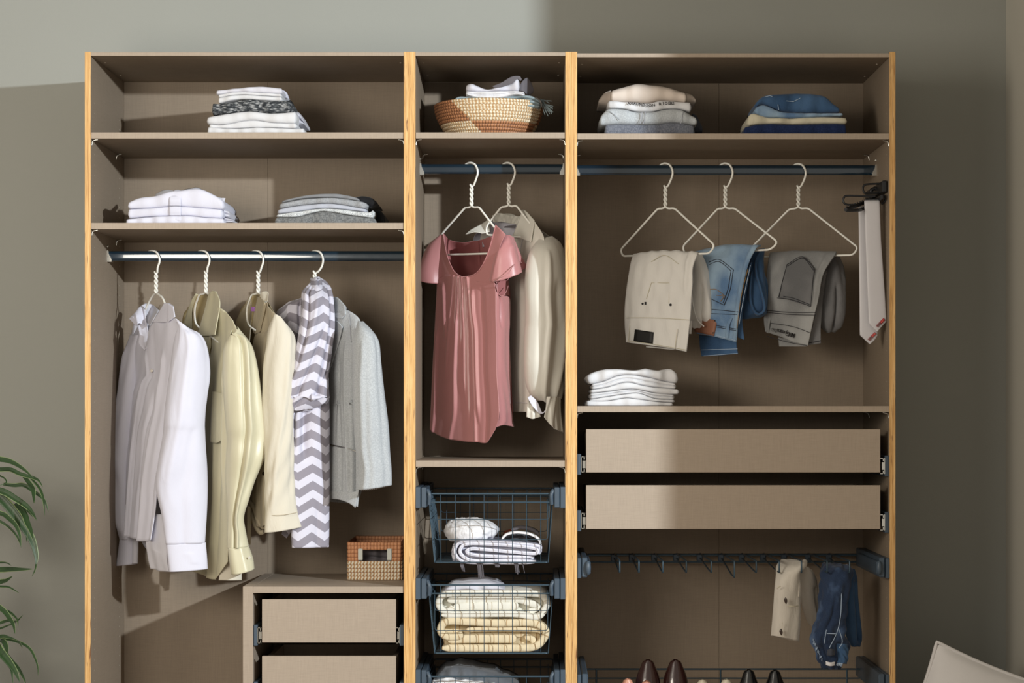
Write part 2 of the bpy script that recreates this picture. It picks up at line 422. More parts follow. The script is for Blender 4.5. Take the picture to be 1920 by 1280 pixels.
def sleeve(name, rows, mat, parent=None, nu=56, nv=70, lv=False, power=.8, **kw):
    """rows: (L(px,py,d), R(px,py,d), thickness) -> closed flattened tube; u 0..0.5 runs over the front from left to right"""
    A = np.array([list(W(*r[0])) + list(W(*r[1])) + [r[2]] for r in rows]); A = lerpn(A, nv) if (lv or len(A) == 2) else cr(A, nv)
    L, R, th = A[:, :3], A[:, 3:6], A[:, 6]
    u = np.linspace(0, 1, nu, endpoint=False); c, s = np.cos(2 * np.pi * u), np.sin(2 * np.pi * u)
    c, s = np.sign(c) * np.abs(c) ** power, np.sign(s) * np.abs(s) ** power
    ax = R - L; n = np.stack([ax[:, 1], -ax[:, 0], 0 * ax[:, 0]], 1); n /= np.linalg.norm(n, axis=1)[:, None] + 1e-9
    G = ((L + R) / 2)[:, None] - (ax / 2)[:, None] * c[None, :, None] + n[:, None] * (th[:, None] / 2 * s[None])[..., None]
    return surf(name, G, mat, parent, closed=True, **kw)
def zc(x0, y0, s):
    return lambda X, Y, d: (x0 + X / s, y0 + Y / s, d)
def curve_on(pts, n=24, off=0.0):
    P = np.array([W(p[0], p[1], p[2] - off) for p in pts]); return cr(P, n) if len(P) > 2 else lerpn(P, n)
# ---------------------------------------------------------------- the room
WB = 0.585
CE = 2.95
box('floor', -3.6, 1.57, -6.2, WB, -.05, 0, 'floor_wood', kind='structure', bev=0)
box('wall_back', -3.6, 1.72, WB, WB + .12, 0, CE, 'wall', kind='structure', bev=0)
box('wall_right', 1.57, 1.69, -1.74, WB, 0, CE, 'wall_paint_lit', kind='structure', bev=0)
box('ceiling', -3.6, 1.72, -2.4, WB + .12, CE, CE + .1, 'ceiling_paint', kind='structure', bev=0)
box('baseboard_right', 1.558, 1.57, -1.74, WB, 0, .07, 'white_plastic', kind='structure')
box('baseboard_back', -3.6, 1.558, WB - .012, WB, 0, .07, 'white_plastic', kind='structure')

# ---------------------------------------------------------------- cupboards
X = lambda px: (px - VX) * D0 / F
Z = lambda py: ZC - (py - VY) * D0 / F
DB = .56
ZT, ZB = Z(97), .0
def holes(side_x, sgn, parent, ztop, zbot):
    vfs = []
    for d in (.06, .47):
        z = ztop - .05
        while z > zbot:
            c = (side_x, d, z); V = []; 
            for s in range(6):
                a = s * math.pi / 3; V.append((side_x + sgn * .0004, d + .0021 * math.cos(a), z + .0021 * math.sin(a)))
            vfs.append((V, [tuple(range(6))])); z -= .032
    v, f = join(*vfs); put('pin_hole', v, f, 'pale_hole', parent, smooth=False, kind='stuff')
def support(x, sgn, d, z, parent):
    """small bent metal shelf support under a shelf corner"""
    P = [(x, d, z - .0185), (x + sgn * .0015, d, z - .010), (x + sgn * .005, d, z - .004), (x + sgn * .018, d, z - .0015)]
    tubes('shelf_support', [cr(P, 8)], .0022, 'chrome', parent)
def carcass(name, label, xa, xb, wl, wr, shelves, seam, rail=None, top=(98, 104.5), right_rail_end=True):
    """xa..xb inner faces (px); wl / wr outer faces"""
    t = thing(name, label, 'wardrobe', (X((xa + xb) / 2), DB / 2, 0))
    for (p, q, sgn) in ((wl, xa, 1), (xb, wr, -1)):
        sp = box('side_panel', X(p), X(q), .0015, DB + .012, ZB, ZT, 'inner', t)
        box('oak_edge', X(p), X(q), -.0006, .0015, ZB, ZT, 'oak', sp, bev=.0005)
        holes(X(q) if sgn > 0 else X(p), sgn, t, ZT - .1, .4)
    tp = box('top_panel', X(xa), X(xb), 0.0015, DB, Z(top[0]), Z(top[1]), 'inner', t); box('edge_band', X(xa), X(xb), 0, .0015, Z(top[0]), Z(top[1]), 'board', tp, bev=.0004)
    xs = X(seam)*(D0+DB)/D0 if seam else None
    xl, xr = X(xa), X(xb)
    if seam:
        sw = (seam - VX) * (D0 + DB) / F
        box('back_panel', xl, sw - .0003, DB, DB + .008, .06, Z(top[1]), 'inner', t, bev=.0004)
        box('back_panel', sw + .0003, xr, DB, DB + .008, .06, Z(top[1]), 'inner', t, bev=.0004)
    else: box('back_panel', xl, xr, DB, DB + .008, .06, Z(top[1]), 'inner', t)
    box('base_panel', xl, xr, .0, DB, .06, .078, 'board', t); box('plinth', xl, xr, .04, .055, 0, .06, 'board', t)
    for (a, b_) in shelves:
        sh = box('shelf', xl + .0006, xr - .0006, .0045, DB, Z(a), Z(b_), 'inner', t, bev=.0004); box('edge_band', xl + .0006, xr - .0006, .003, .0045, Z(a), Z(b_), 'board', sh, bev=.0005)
        for d in (.02, .42):
            support(xl, 1, d, Z(b_), t); support(xr, -1, d, Z(b_), t)
    for d in (.14, .40):
        for xx in (xl + .018, xr - .018): disc('screw_cap', (xx, d, Z(top[1])), .003, .0012, 'pale_hole', t, (0, 0, -1), 10)
    if rail:
        s = (D0 + .28) / F; zc_ = ZC - (rail - VY) * s
        pr = []
        for k in range(40):
            a = 2 * math.pi * k / 40; cx, cz = math.cos(a), math.sin(a)
            pr.append((.28 + .0085 * np.sign(cx) * abs(cx) ** .6, zc_ + .0158 * np.sign(cz) * abs(cz) ** .7))
        V = [(xl + .004, y, z) for y, z in pr] + [(xr - .004, y, z) for y, z in pr]; V = V + V
        Fc = [(k, (k + 1) % 40, 40 + (k + 1) % 40, 40 + k) for k in range(40)] + [tuple(range(80, 120))[::-1], tuple(range(120, 160))]
        put('clothes_rail', V, Fc, 'blue_steel', t)
        for (x, sg) in ((xl, 1), (xr, -1)):
            prof = [(0, .017), (.004, .017), (.0055, .006), (.014, -.012), (.014, -.019), (0, -.019)]
            V = [(x + sg * p, y, zc_ + q) for y in (.264, .296) for p, q in prof]; k = len(prof)
            Fc = [tuple(range(k)), tuple(range(k, 2 * k))[::-1]] + [(i, (i + 1) % k, k + (i + 1) % k, k + i) for i in range(k)]
            put('rail_bracket', V, Fc, 'chrome', t, smooth=False)
            disc('bracket_screw', (x + sg * .001, .262, zc_ + .030), .0042, .003, 'chrome', t, (sg, -.6, 0), 10)
    return t
w1 = carcass('wardrobe', 'left wide open wardrobe in linen-look taupe with oak edges, holding shirts on its rail', 170, 757, 159, 768, [(248, 259.3), (417.5, 429.5)], 502, 480)
w2 = carcass('wardrobe', 'narrow middle wardrobe in taupe with oak edges, wire baskets below and a pink blouse above', 779, 1060, 768, 1070.5, [(248, 259), (863, 875)], None, 317)
w3 = carcass('wardrobe', 'right wide taupe wardrobe with oak edges, two shallow drawers and jeans on hangers', 1082, 1668, 1071, 1679, [(250, 261), (761, 772.5)], 1348, 319, top=(100, 107))

def drawer(parent, xa, xb, ya, yb, depth=.48, name='drawer'):
    x0, x1, z1, z0 = X(xa), X(xb), Z(ya), Z(yb)
    vfs = [box_vf(x0, x1, .004, .020, z0, z1, .0007), box_vf(x0 + .002, x0 + .016, .020, depth, z0 + .006, z1 - .012, .0005),
           box_vf(x1 - .016, x1 - .002, .020, depth, z0 + .006, z1 - .012, .0005), box_vf(x0 + .016, x1 - .016, depth - .014, depth, z0 + .006, z1 - .012, .0005),
           box_vf(x0 + .016, x1 - .016, .020, depth - .014, z0 + .006, z0 + .012, .0005)]
    v, f = join(*vfs); return put(name, v, f, 'board', parent, smooth=False)
def slide(parent, xw, sgn, xd, yc, h=39):
    """plastic spacer on the side wall and the steel channel beside the drawer"""
    s = box('runner_spacer', X(xw), X(xw) + sgn * .0125, .012, .50, Z(yc + h / 2), Z(yc - h / 2), 'grey_plastic', parent, bev=.001)
    a, b_ = X(xw) + sgn * .0125, X(xd); a, b_ = min(a, b_), max(a, b_); zt, zb = Z(yc - 15), Z(yc + 15); w = b_ - a
    out = a if sgn > 0 else b_
    pr = box_vf(out - (0 if sgn > 0 else .0018), out + (.0018 if sgn > 0 else 0), .010, .49, zb, zt, 0)
    ft, fb = box_vf(a, a + w * .85, .010, .49, zt - .0022, zt, 0), box_vf(a, a + w * .85, .010, .49, zb, zb + .0022, 0)
    inn = box_vf(a + w * .30, b_ - w * .05, .009, .48, zb + .013, zt - .013, 0)
    l1 = box_vf(a + w * .55, a + w * .80, .010, .49, zb, zb + .010, 0); l2 = box_vf(a + w * .55, a + w * .80, .010, .49, zt - .010, zt, 0)
    v, f = join(pr, ft, fb, inn, l1, l2); put('steel_runner', v, f, 'chrome', parent, smooth=False)
for (ya, yb) in ((804.5, 885.5), (909.5, 991.5)):
    drawer(w3, 1099, 1651, ya, yb)
    slide(w3, 1082, 1, 1098.5, yb - 15); slide(w3, 1668, -1, 1651.5, yb - 12)

# ---------------------------------------------------------------- low drawer chest inside the left wardrobe
ch = thing('drawer_chest', 'low taupe drawer chest standing inside the left wardrobe under the woven box', 'chest of drawers', (X(610), .28, .078))
box('side_panel', X(455), X(474), .004, .545, .079, Z(1099.3), 'board', ch)
box('top_panel', X(474.3), X(756.4), .004, .545, Z(1111.5), Z(1099.5), 'board', ch)
box('back_panel', X(474.3), X(756.4), .52, .535, .079, Z(1111.7), 'board', ch)
for (ya, yb) in ((1123.5, 1204.5), (1230, 1311), (1336, 1417)):
    drawer(ch, 491, 742, ya, yb)
    slide(ch, 474.5, 1, 490.5, yb - 13); slide(ch, 756.6, -1, 742.5, yb - 13)

# ---------------------------------------------------------------- wire baskets in the middle wardrobe
def q3(P): return [np.array(W(*p)) for p in P]
def wire_basket(y, label):
    t = thing('wire_basket', label, 'basket', W(920, y + 129, .25), 'pull-out wire baskets')
    dB = .49
    f = lambda x, yy, d=.012: W(x, y + yy, d)
    def P(x, z_off_y, d):           # point at true width/height (measured at the front plane), any depth
        a = W(x, y + z_off_y, .012); return (a[0], d, a[2])
    rim = [P(801, 0, .012), P(1039, 0, .012), P(1039, 0, dB), P(801, 0, dB)]
    v, fc = tube_vf(rounded(rim, .012, 5, True), .0028, 8, closed=True); put('rim', v, fc, 'grey_wire', t)
    rim = [P(803, 15.5, .010), P(1037, 15.5, .010), P(1037, 15.5, dB), P(803, 15.5, dB)]
    v, fc = tube_vf(rounded(rim, .012, 5, True), .0026, 8, closed=True); put('rim', v, fc, 'grey_wire', t)
    bt = [P(814, 129, .03), P(1028, 129, .03), P(1028, 129, dB - .02), P(814, 129, dB - .02)]
    v, fc = tube_vf(rounded(bt, .010, 5, True), .0020, 8, closed=True); put('bottom_frame', v, fc, 'grey_wire', t)
    xs = [826, 853.5, 880.7, 907.5, 934, 960.6, 987, 1014]
    for x in xs:    # upright wire, running on under the bottom to the back
        tubes('wire', [rounded([P(x, -1, .012), P(x, 131, .030), P(x, 131, dB - .02), P(x, -1, dB)], .012, 4)], .0013, 'grey_wire', t)
    for (yy, xa, xb, k) in ((48, 815, 1030, .019), (86, 815, 1027, .024)):
        o = [P(xa, yy, k), P(xb, yy, k), P(xb + 3, yy - 20, dB - .01), P(xa - 3, yy - 20, dB - .01)]
        v, fc = tube_vf(rounded([P(xa, 10, .0145), P(xa, yy, k), P(xb, yy, k), P(xb, 10, .0145)], .010, 5), .0013, 6); put('wire', v, fc, 'grey_wire', t)
        v, fc = tube_vf(rounded([P(xa, 10, dB), P(xa, yy, dB - .01), P(xb, yy, dB - .01), P(xb, 10, dB)], .010, 5), .0013, 6); put('wire', v, fc, 'grey_wire', t)
    sl = []
    for s0, s1 in ((803, 814), (1037, 1028)):
        for k in range(13):
            d = .03 + k * (dB - .06) / 12; sl.append([P(s0, 8, d), P(s1, 129, d)])
        for yy in (48, 88): 
            xx = s0 + (s1 - s0) * yy / 129; sl.append([P(xx, yy, .02), P(xx, yy, dB - .01)])
    for k in range(9):
        d = .06 + k * .045; sl.append([P(814, 129.5, d), P(1028, 129.5, d)])
    tubes('side_grid', sl, .0013, 'grey_wire', t, kind='stuff')
    for (xa, sg) in ((779, 1), (1060, -1)):     # runner blocks on the side walls
        r = box('runner', X(xa), X(xa) + sg * .0155, -.002, .50, Z(y + 27), Z(y - 13), 'grey_plastic', w2, bev=.0015)
        b2 = box('runner_block', X(xa) + sg * .0175, X(xa) + sg * .034, .0, .47, Z(y + 26), Z(y - 12), 'grey_plastic', t, bev=.002)
        cv = [(X(xa) + sg * .036, .012, Z(y - 7)), (X(xa) + sg * .043, .006, Z(y + 2)), (X(xa) + sg * .0415, .010, Z(y + 20))]
        tubes('clip', [cr(cv, 8)], .0065, 'grey_plastic', t, seg=10)
    return t
wire_basket(925.5, 'top wire basket, holding a rolled towel and a folded striped blanket')
wire_basket(1096.5, 'middle wire basket, holding a white and a beige folded blanket')
wire_basket(1268, 'lowest wire basket, cut by the bottom of the photo, with grey cloth')

# ---------------------------------------------------------------- trouser rack
tr = thing('trouser_rack', 'dark grey pull-out trouser rack with wire prongs below the drawers', 'trouser rack', W(1375, 1060, .3))
def PF(x, y_, d):               # true position whose front-plane projection is (x, y_)
    a = W(x, y_, 0); return (a[0], d, a[2])
S5 = (D0 + .50) / D0
for (yy, k) in ((1040, 'back_bar'), (1053, 'back_bar')):
    z = W(1300, yy, .50)[2]
    tubes(k, [[(X(1100), .50, z), (X(1650), .50, z)]], .0048 if yy == 1040 else .0036, 'grey_wire', tr, seg=8)
for i, x in enumerate((1162, 1198, 1243, 1287, 1334, 1377, 1418, 1461, 1503, 1551, 1593)):
    yb_ = 1082 if i == 5 else 1073
    zf1, zf2 = W(x, 1052, .02)[2], W(x, yb_, .02)[2]; zb = W(x, 1039, .50)[2]; xx = W(x, 1052, .02)[0]
    pts = rounded([(xx, .50, zb + .003), (xx, .02, zf1 + .001), (xx, .02, zf2), (xx, .13, zf2 + .001), (xx, .50, zb - .012)], .006, 4)
    tubes('prong', [pts], .0026, 'grey_wire', tr, seg=7)
    v, f = box_vf(xx - .012, xx + .008, .488, .498, zb - .022, zb + .002, .003); put('prong_clip', v, f, 'grey_plastic', tr, smooth=False)
for (xa, sg) in ((1082.5, 1), (1667.5, -1)):
    box('wall_runner', X(xa), X(xa) + sg * .012, -.004, .52, Z(1084), Z(1046), 'grey_plastic', tr, bev=.002)
    box('runner_block', X(xa) + sg * .0135, X(xa) + sg * .031, -.002, .50, Z(1082), Z(1045), 'grey_plastic', tr, bev=.003)
    cx = X(xa) + sg * .033
    V = []
    for k in range(9):
        a = k / 8 * math.pi / 2
        for s in range(16):
            b_ = 2 * math.pi * s / 16; V.append((cx + sg * .009 * math.cos(b_) * math.cos(a) * (1 if math.cos(b_) * sg > -2 else 1), -.008 + .03 * (1 - math.cos(a)) * 0 - .010 * math.sin(a), Z(1064) + .0225 * math.sin(b_) * math.cos(a)))
    Fc = [(i * 16 + s, i * 16 + (s + 1) % 16, (i + 1) * 16 + (s + 1) % 16, (i + 1) * 16 + s) for i in range(8) for s in range(16)]
    put('end_knob', V, Fc, 'grey_plastic', tr)
    box('knob_base', cx - .008, cx + .008, -.008, .40, Z(1076), Z(1052), 'grey_plastic', tr, bev=.003)

# ---------------------------------------------------------------- shoe rack and shoes
sr = thing('shoe_rack', 'dark wire shoe rack with two rails across the bottom of the right wardrobe', 'shoe rack', W(1375, 1310, .3))
tubes('rail', [[W(1098, 1254, .40), W(1612, 1254, .40)]], .0030, 'grey_wire', sr, seg=8)
tubes('rail', [[W(1098, 1271, .40), W(1612, 1271, .40)]], .0026, 'grey_wire', sr, seg=8)
for yy, d in ((1300, .30), (1318, .16), (1330, .04)):
    tubes('rail', [[W(1096, yy, d), W(1630, yy, d)]], .003, 'grey_wire', sr, seg=8)
for x in (1118, 1351, 1588):
    tubes('cross_wire', [rounded([W(x, 1254, .40), W(x, 1296, .40), W(x + (x - 1005) * .05, 1330, .04)], .01)], .0030, 'grey_wire', sr, seg=8)
for (xa, sg) in ((1082.5, 1), (1667.5, -1)):
    box('wall_runner', X(xa), X(xa) + sg * .012, -.004, .52, Z(1305), Z(1264), 'grey_plastic', sr, bev=.002)
    box('runner_block', X(xa) + sg * .0135, X(xa) + sg * .033, -.002, .50, Z(1303), Z(1263), 'grey_plastic', sr, bev=.004)
def shoe(label, x, ytop, wtop, wmid, mat, group, d=.22, hgt=.09, peak=.5):
    """heel counter up, toe down the slope towards the viewer's far side"""
    t = thing('shoe', label, 'shoe', W(x, ytop + 55, d), group)
    rows = []
    prof = [(0, .30), (2, .62), (6, .85), (14, 1.08), (26, 1.45), (40, 1.75), (55, 1.9)]
    for (dy, k) in prof:
        hw = wtop / 2 * k; hw = min(hw, wmid / 2)
        rows.append(((x - hw, ytop + dy, d), (x + hw, ytop + dy, d), .028 + .05 * min(1, dy / 50)))
    sleeve('upper', rows, mat, t, nu=32, nv=36, power=1.0, solid=0)
    sleeve('sole', [((x - wmid * .52, ytop + 54, d), (x + wmid * .52, ytop + 54, d), .09), ((x - wmid * .52, ytop + 60, d), (x + wmid * .52, ytop + 60, d), .09)], 'leather_black', t, nu=24, nv=4, solid=0)
    tubes('seam', [[W(x, ytop + 6, d - .024), W(x, ytop + 24, d - .034), W(x, ytop + 40, d - .041)]], .0006, mat, t)
    return t
shoe('dark brown leather shoe, left of its pair on the rack', 1215, 1236.5, 27, 46, 'leather_brown', 'dark brown leather shoes')
shoe('dark brown leather shoe, right of its pair on the rack', 1266.5, 1236.5, 27, 46, 'leather_brown', 'dark brown leather shoes')
shoe('black leather shoe, left of the black pair on the rack', 1404, 1254.5, 24, 44, 'leather_black', 'black leather shoes')
shoe('black leather shoe, right of the black pair, under the hanging jeans', 1453, 1255.5, 24, 44, 'leather_black', 'black leather shoes')
shoe('nude pink shoe in front of the left brown shoe, at its left', 1177, 1272, 22, 34, 'leather_nude', 'nude pink shoes', d=.12)
shoe('nude pink shoe tip in front of the left brown shoe, at its right', 1212, 1276, 22, 34, 'leather_nude', 'nude pink shoes', d=.12)
shoe('cream shoe, left of its pair, mid rack', 1317, 1274, 22, 34, 'leather_cream', 'cream shoes', d=.12)
shoe('cream shoe, right of its pair, beside the black shoes', 1362, 1273, 22, 34, 'leather_cream', 'cream shoes', d=.12)
# ---------------------------------------------------------------- folded things
def shelf_bot(ypx, d0): # z of a shelf top given by its front edge row
    return Z(ypx)
def slab(name, label, cat, xl, xr, top, bot, mat, d0=.07, d1=.34, lobes=1, r=.010, seed=1, group=None, zbot=None, nx=56, amp=.0012, endr=.35, parent=None, skew=0, **kw):
    rs = np.random.RandomState(seed)
    s = (D0 + d0) / F
    xs = np.linspace(xl, xr, nx)
    def ev(c):
        if len(c) == 1: return np.full(nx, float(c[0][1]))
        c = sorted(c); t = np.array([p[0] for p in c], float); y = np.array([p[1] for p in c], float)
        fine = cr(np.stack([t, y], 1), 200); o = np.argsort(fine[:, 0]); return np.interp(xs, fine[o, 0], fine[o, 1])
    zt = ZC - (ev(top) - VY) * s
    zb = np.full(nx, zbot) if zbot is not None else ZC - (ev(bot) - VY) * s
    if zbot is not None: zt = np.maximum(zt, zb + .002)
    Xw = (xs - VX) * s; h = np.maximum(zt - zb, .0015); zm = (zt + zb) / 2
    u = np.linspace(-1, 1, nx); er = np.clip((1 - np.abs(u)) / .05, 0, 1); sh = endr + (1 - endr) * np.sqrt(1 - (1 - er) ** 2)
    if zbot is not None: zm = zm * 1.0
    prof = []                                     # (depth, t in -1..1)
    nb = 6
    for k in range(nb): prof.append((d1 + (d0 + r - d1) * k / nb, -1, 0))
    nf = 10 * lobes
    for k in range(nf + 1):
        th = math.pi * k / nf; prof.append((d0 + r * (1 - abs(math.sin(th * lobes)) ** .6) if 0 < k < nf else d0 + r, -math.cos(th) if lobes == 1 else -1 + 2 * k / nf, 1))
    for k in range(1, nb + 1): prof.append((d0 + r + (d1 - d0 - r) * k / nb, 1, 0))
    V = []
    wx = wrk(np.linspace(0, (xr - xl) * s, nx)[None].repeat(3, 0), np.array([0, .3, .6])[:, None].repeat(nx, 1), amp * 1.5, 16, 1, seed + 5)
    for j, (d, t, fr) in enumerate(prof):
        for i in range(nx):
            dd = d + (1 - sh[i]) * .03 + (wx[0, i] * 1.5 if fr else 0) + skew * u[i] * .5
            zz = zm[i] + t * h[i] / 2 * (sh[i] if zbot is None else 1) 
            if zbot is not None: zz = zb[i] + (t + 1) / 2 * h[i] * sh[i]
            if t > .9 and not fr: zz += wx[1, i] * .6
            V.append((Xw[i] + u[i] * -.0, dd, zz))
    npf = len(prof); Fc = []
    for j in range(npf - 1):
        for i in range(nx - 1): Fc.append((j * nx + i, j * nx + i + 1, (j + 1) * nx + i + 1, (j + 1) * nx + i))
    Fc.append(tuple(j * nx for j in range(npf))); Fc.append(tuple(j * nx + nx - 1 for j in range(npf))[::-1])
    Fc += [((npf - 1) * nx + i, (npf - 1) * nx + i + 1, i + 1, i) for i in range(nx - 1)]
    sv = np.cumsum([0] + [math.hypot(prof[k + 1][0] - prof[k][0], (prof[k + 1][1] - prof[k][1]) * h.mean() / 2) for k in range(npf - 1)])
    uv = [(Xw[i], sv[j]) for j in range(npf) for i in range(nx)]
    return put(name, V, Fc, mat, parent, uv=uv, label=label, cat=cat, group=group, **kw)
def ribbon(name, path, tpx, d0, d1, mat, parent=None, n=60, r=.008, closed_ends=True, **kw):
    """thick cloth seen edge-on: path in px, half thickness tpx px, running back from d0 to d1"""
    s = (D0 + d0) / F; P = np.array([W(p[0], p[1], d0) for p in path]); P = cr(P, n); P[:, 1] = 0
    T = np.gradient(P, axis=0); T /= np.linalg.norm(T, axis=1)[:, None]; Nn = np.stack([T[:, 2], 0 * T[:, 0], -T[:, 0]], 1)
    tt = np.full(n, tpx * s); e = np.minimum(np.arange(n), np.arange(n)[::-1]); tt *= .35 + .65 * np.sqrt(np.clip(e / 3, 0, 1))
    ring = [(-1, d1), (-1, (d0 + d1) / 2), (-1, d0 + r), (-.85, d0 + .3 * r), (-.5, d0 + .05 * r), (0, d0), (.5, d0 + .05 * r), (.85, d0 + .3 * r), (1, d0 + r), (1, (d0 + d1) / 2), (1, d1)]
    k = len(ring); V = [tuple(P[i] + Nn[i] * tt[i] * a + np.array([0, d, 0])) for i in range(n) for a, d in ring]
    Fc = [(i * k + j, i * k + (j + 1) % k, (i + 1) * k + (j + 1) % k, (i + 1) * k + j) for i in range(n - 1) for j in range(k)]
    Fc += [tuple(range(k)), tuple((n - 1) * k + j for j in range(k))[::-1]]
    L = np.concatenate([[0], np.cumsum(np.linalg.norm(np.diff(P, axis=0), axis=1))])
    uv = [(L[i] + .25 * (ring[j][1] - d0), a_ * .02) for i in range(n) for j, (a_, _) in enumerate(ring)]
    return put(name, V, Fc, mat, parent, uv=uv, **kw)

ZS1, ZS2, ZSR = Z(248) + .0003, Z(417.5) + .0003, Z(250) + .0003
za = zc(370, 140, 6)
def c2(zz, *pts): return [zz(x, y, 0)[:2] for x, y in pts]
# stack on the left top shelf
gA = 'folded clothes on the left top shelf'
slab('folded_shirt', 'white folded top with rolled edge, topmost of the stack on the left top shelf', 'folded shirt', 404, 529, c2(za, (205, 175), (450, 150), (700, 130), (950, 150)), c2(za, (215, 222), (450, 192), (700, 198), (950, 212)), 'cool_white', .10, .32, 1, .012, 3, gA)
slab('folded_shirt', 'thin white folded tee second from the top of the left top stack', 'folded shirt', 408, 528, c2(za, (230, 222), (450, 192), (700, 199), (950, 213)), c2(za, (230, 255), (480, 222), (700, 232), (950, 246)), 'white_tee', .102, .31, 1, .008, 4, gA)
slab('folded_shirt', 'warm white folded tee lying directly on the dark knit sweater', 'folded shirt', 408, 529, c2(za, (230, 256), (480, 224), (700, 234), (950, 248)), c2(za, (230, 322), (480, 275), (700, 285), (950, 296)), 'white_tee', .10, .32, 1, .010, 5, gA)
slab('folded_sweater', 'dark grey melange cable knit sweater folded in the left top stack', 'sweater', 396, 545, c2(za, (155, 318), (300, 318), (560, 272), (800, 288), (1050, 280)), c2(za, (150, 455), (400, 425), (600, 408), (850, 430), (1050, 425)), 'knit', .085, .32, 1, .018, 6, gA)
slab('folded_shirt', 'thick white folded sweatshirt right under the dark knit sweater', 'folded shirt', 386, 556, c2(za, (95, 478), (400, 427), (600, 410), (850, 432), (1100, 412)), c2(za, (100, 552), (300, 555), (600, 508), (850, 535), (1100, 545)), 'white_tee', .08, .34, 1, .015, 7, gA)
slab('folded_shirt', 'white folded tee second from the bottom of the left top stack', 'folded shirt', 391, 557, c2(za, (130, 556), (300, 560), (600, 510), (850, 538), (1110, 548)), c2(za, (110, 595), (400, 602), (700, 590), (1100, 602)), 'white_tee', .085, .34, 1, .010, 8, gA)
slab('folded_shirt', 'white folded tee at the bottom of the left top stack', 'folded shirt', 387, 572, c2(za, (105, 585), (400, 604), (700, 592), (1100, 604), (1200, 600)), None, 'white_tee', .08, .36, 1, .010, 9, gA, zbot=ZS1)
sheet('shirt_tail', [[za(955, 170, .20), za(1000, 200, .21), za(1030, 268, .23)], [za(950, 245, .20), za(985, 255, .21), za(1028, 272, .23)]], 'white_cotton', bpy.data.objects['folded_shirt'], 16, 8, solid=.004)
sheet('sleeve_fold', [[za(1040, 285, .20), za(1070, 320, .21), za(1095, 395, .24)], [za(1020, 430, .20), za(1050, 420, .21), za(1092, 400, .24)]], 'black_cloth', bpy.data.objects['folded_sweater'], 16, 8, solid=.006)
slab('side_fold', None, None, 548, 571, c2(za, (1080, 415), (1140, 420), (1200, 520)), c2(za, (1080, 560), (1200, 560)), 'cool_white', .16, .33, 2, .02, 77, parent=bpy.data.objects['folded_shirt.003'])
# stack of white shirts, second shelf
zb = zc(220, 330, 7.385); gB = 'white shirts on the second shelf'
sB = slab('folded_shirt', 'white button shirt folded with its collar up, topmost on the second shelf', 'folded shirt', 238, 420, c2(zb, (135, 370), (300, 300), (520, 270), (740, 205), (860, 195), (1120, 172), (1320, 250), (1480, 350)), c2(zb, (135, 452), (450, 440), (700, 416), (850, 412), (1480, 462)), 'white_cotton', .09, .36, 1, .014, 11, gB)
sB2 = slab('folded_shirt', 'middle one of the three white shirts on the second shelf', 'folded shirt', 238, 418, c2(zb, (135, 455), (450, 443), (700, 418), (850, 414), (1480, 464)), c2(zb, (135, 582), (450, 558), (700, 548), (1000, 545), (1200, 568), (1480, 580)), 'white_cotton', .09, .36, 1, .012, 12, gB)
sB3 = slab('folded_shirt', 'lowest of the three white shirts on the second shelf', 'folded shirt', 234, 421, c2(zb, (105, 598), (450, 562), (700, 550), (1000, 548), (1200, 570), (1480, 584)), None, 'white_cotton', .085, .37, 1, .012, 13, gB, zbot=ZS2)
for (s_, yy) in ((sB, 345), (sB2, 480), (sB3, 600)):   # plackets
    y0 = {345: (275, 412), 480: (420, 546), 600: (556, 640)}[yy]
    sheet('placket', [[zb(718, y0[0], .092), zb(800, y0[0] - 2, .0915), zb(880, y0[0], .092)], [zb(718, (y0[0] + y0[1]) / 2, .0865), zb(800, (y0[0] + y0[1]) / 2, .086), zb(880, (y0[0] + y0[1]) / 2, .0865)], [zb(718, y0[1], .092), zb(800, y0[1], .0915), zb(880, y0[1], .092)]], 'white_cotton', s_, 8, 10, solid=.0012)
sheet('collar', [[zb(520, 265, .20), zb(640, 200, .24), zb(780, 205, .22)], [zb(560, 285, .13), zb(700, 255, .13), zb(820, 230, .13)]], 'cool_white', sB, 24, 12, solid=.003)
sheet('collar', [[zb(870, 205, .20), zb(1000, 178, .20), zb(1120, 168, .22), zb(1330, 270, .24)], [zb(930, 270, .11), zb(1050, 310, .11), zb(1200, 320, .12), zb(1440, 370, .14)]], 'white_cotton', sB, 30, 12, solid=.003, wr=(.001, 20, 5, 3))
sheet('cuff', [[zb(1200, 300, .12), zb(1330, 285, .12), zb(1495, 310, .13)], [zb(1250, 345, .11), zb(1360, 370, .11), zb(1470, 395, .12)]], 'cool_white', sB, 20, 10, solid=.003, wr=(.0015, 40, 5, 4))
sheet('collar_stand', [[zb(740, 235, .15), zb(800, 195, .15), zb(880, 200, .15)], [zb(760, 280, .11), zb(860, 265, .11), zb(960, 290, .11)]], 'white_cotton', sB, 16, 10, solid=.003, wr=(.001, 60, 5, 9))
for (a, b_, c_, s_) in ((1465, 460, 1545, sB2), (1470, 575, 1605, sB3)):
    slab('sleeve_edge', None, None, 220 + a / 7.385, 220 + c_ / 7.385, c2(zb, (a, b_ - 5), (c_, b_ + 25)), c2(zb, (a, b_ + 100 if b_ < 500 else 640), (c_, b_ + 110 if b_ < 500 else 640)), 'cool_white', .13, .36, 2, .01, a, parent=s_, nx=14)
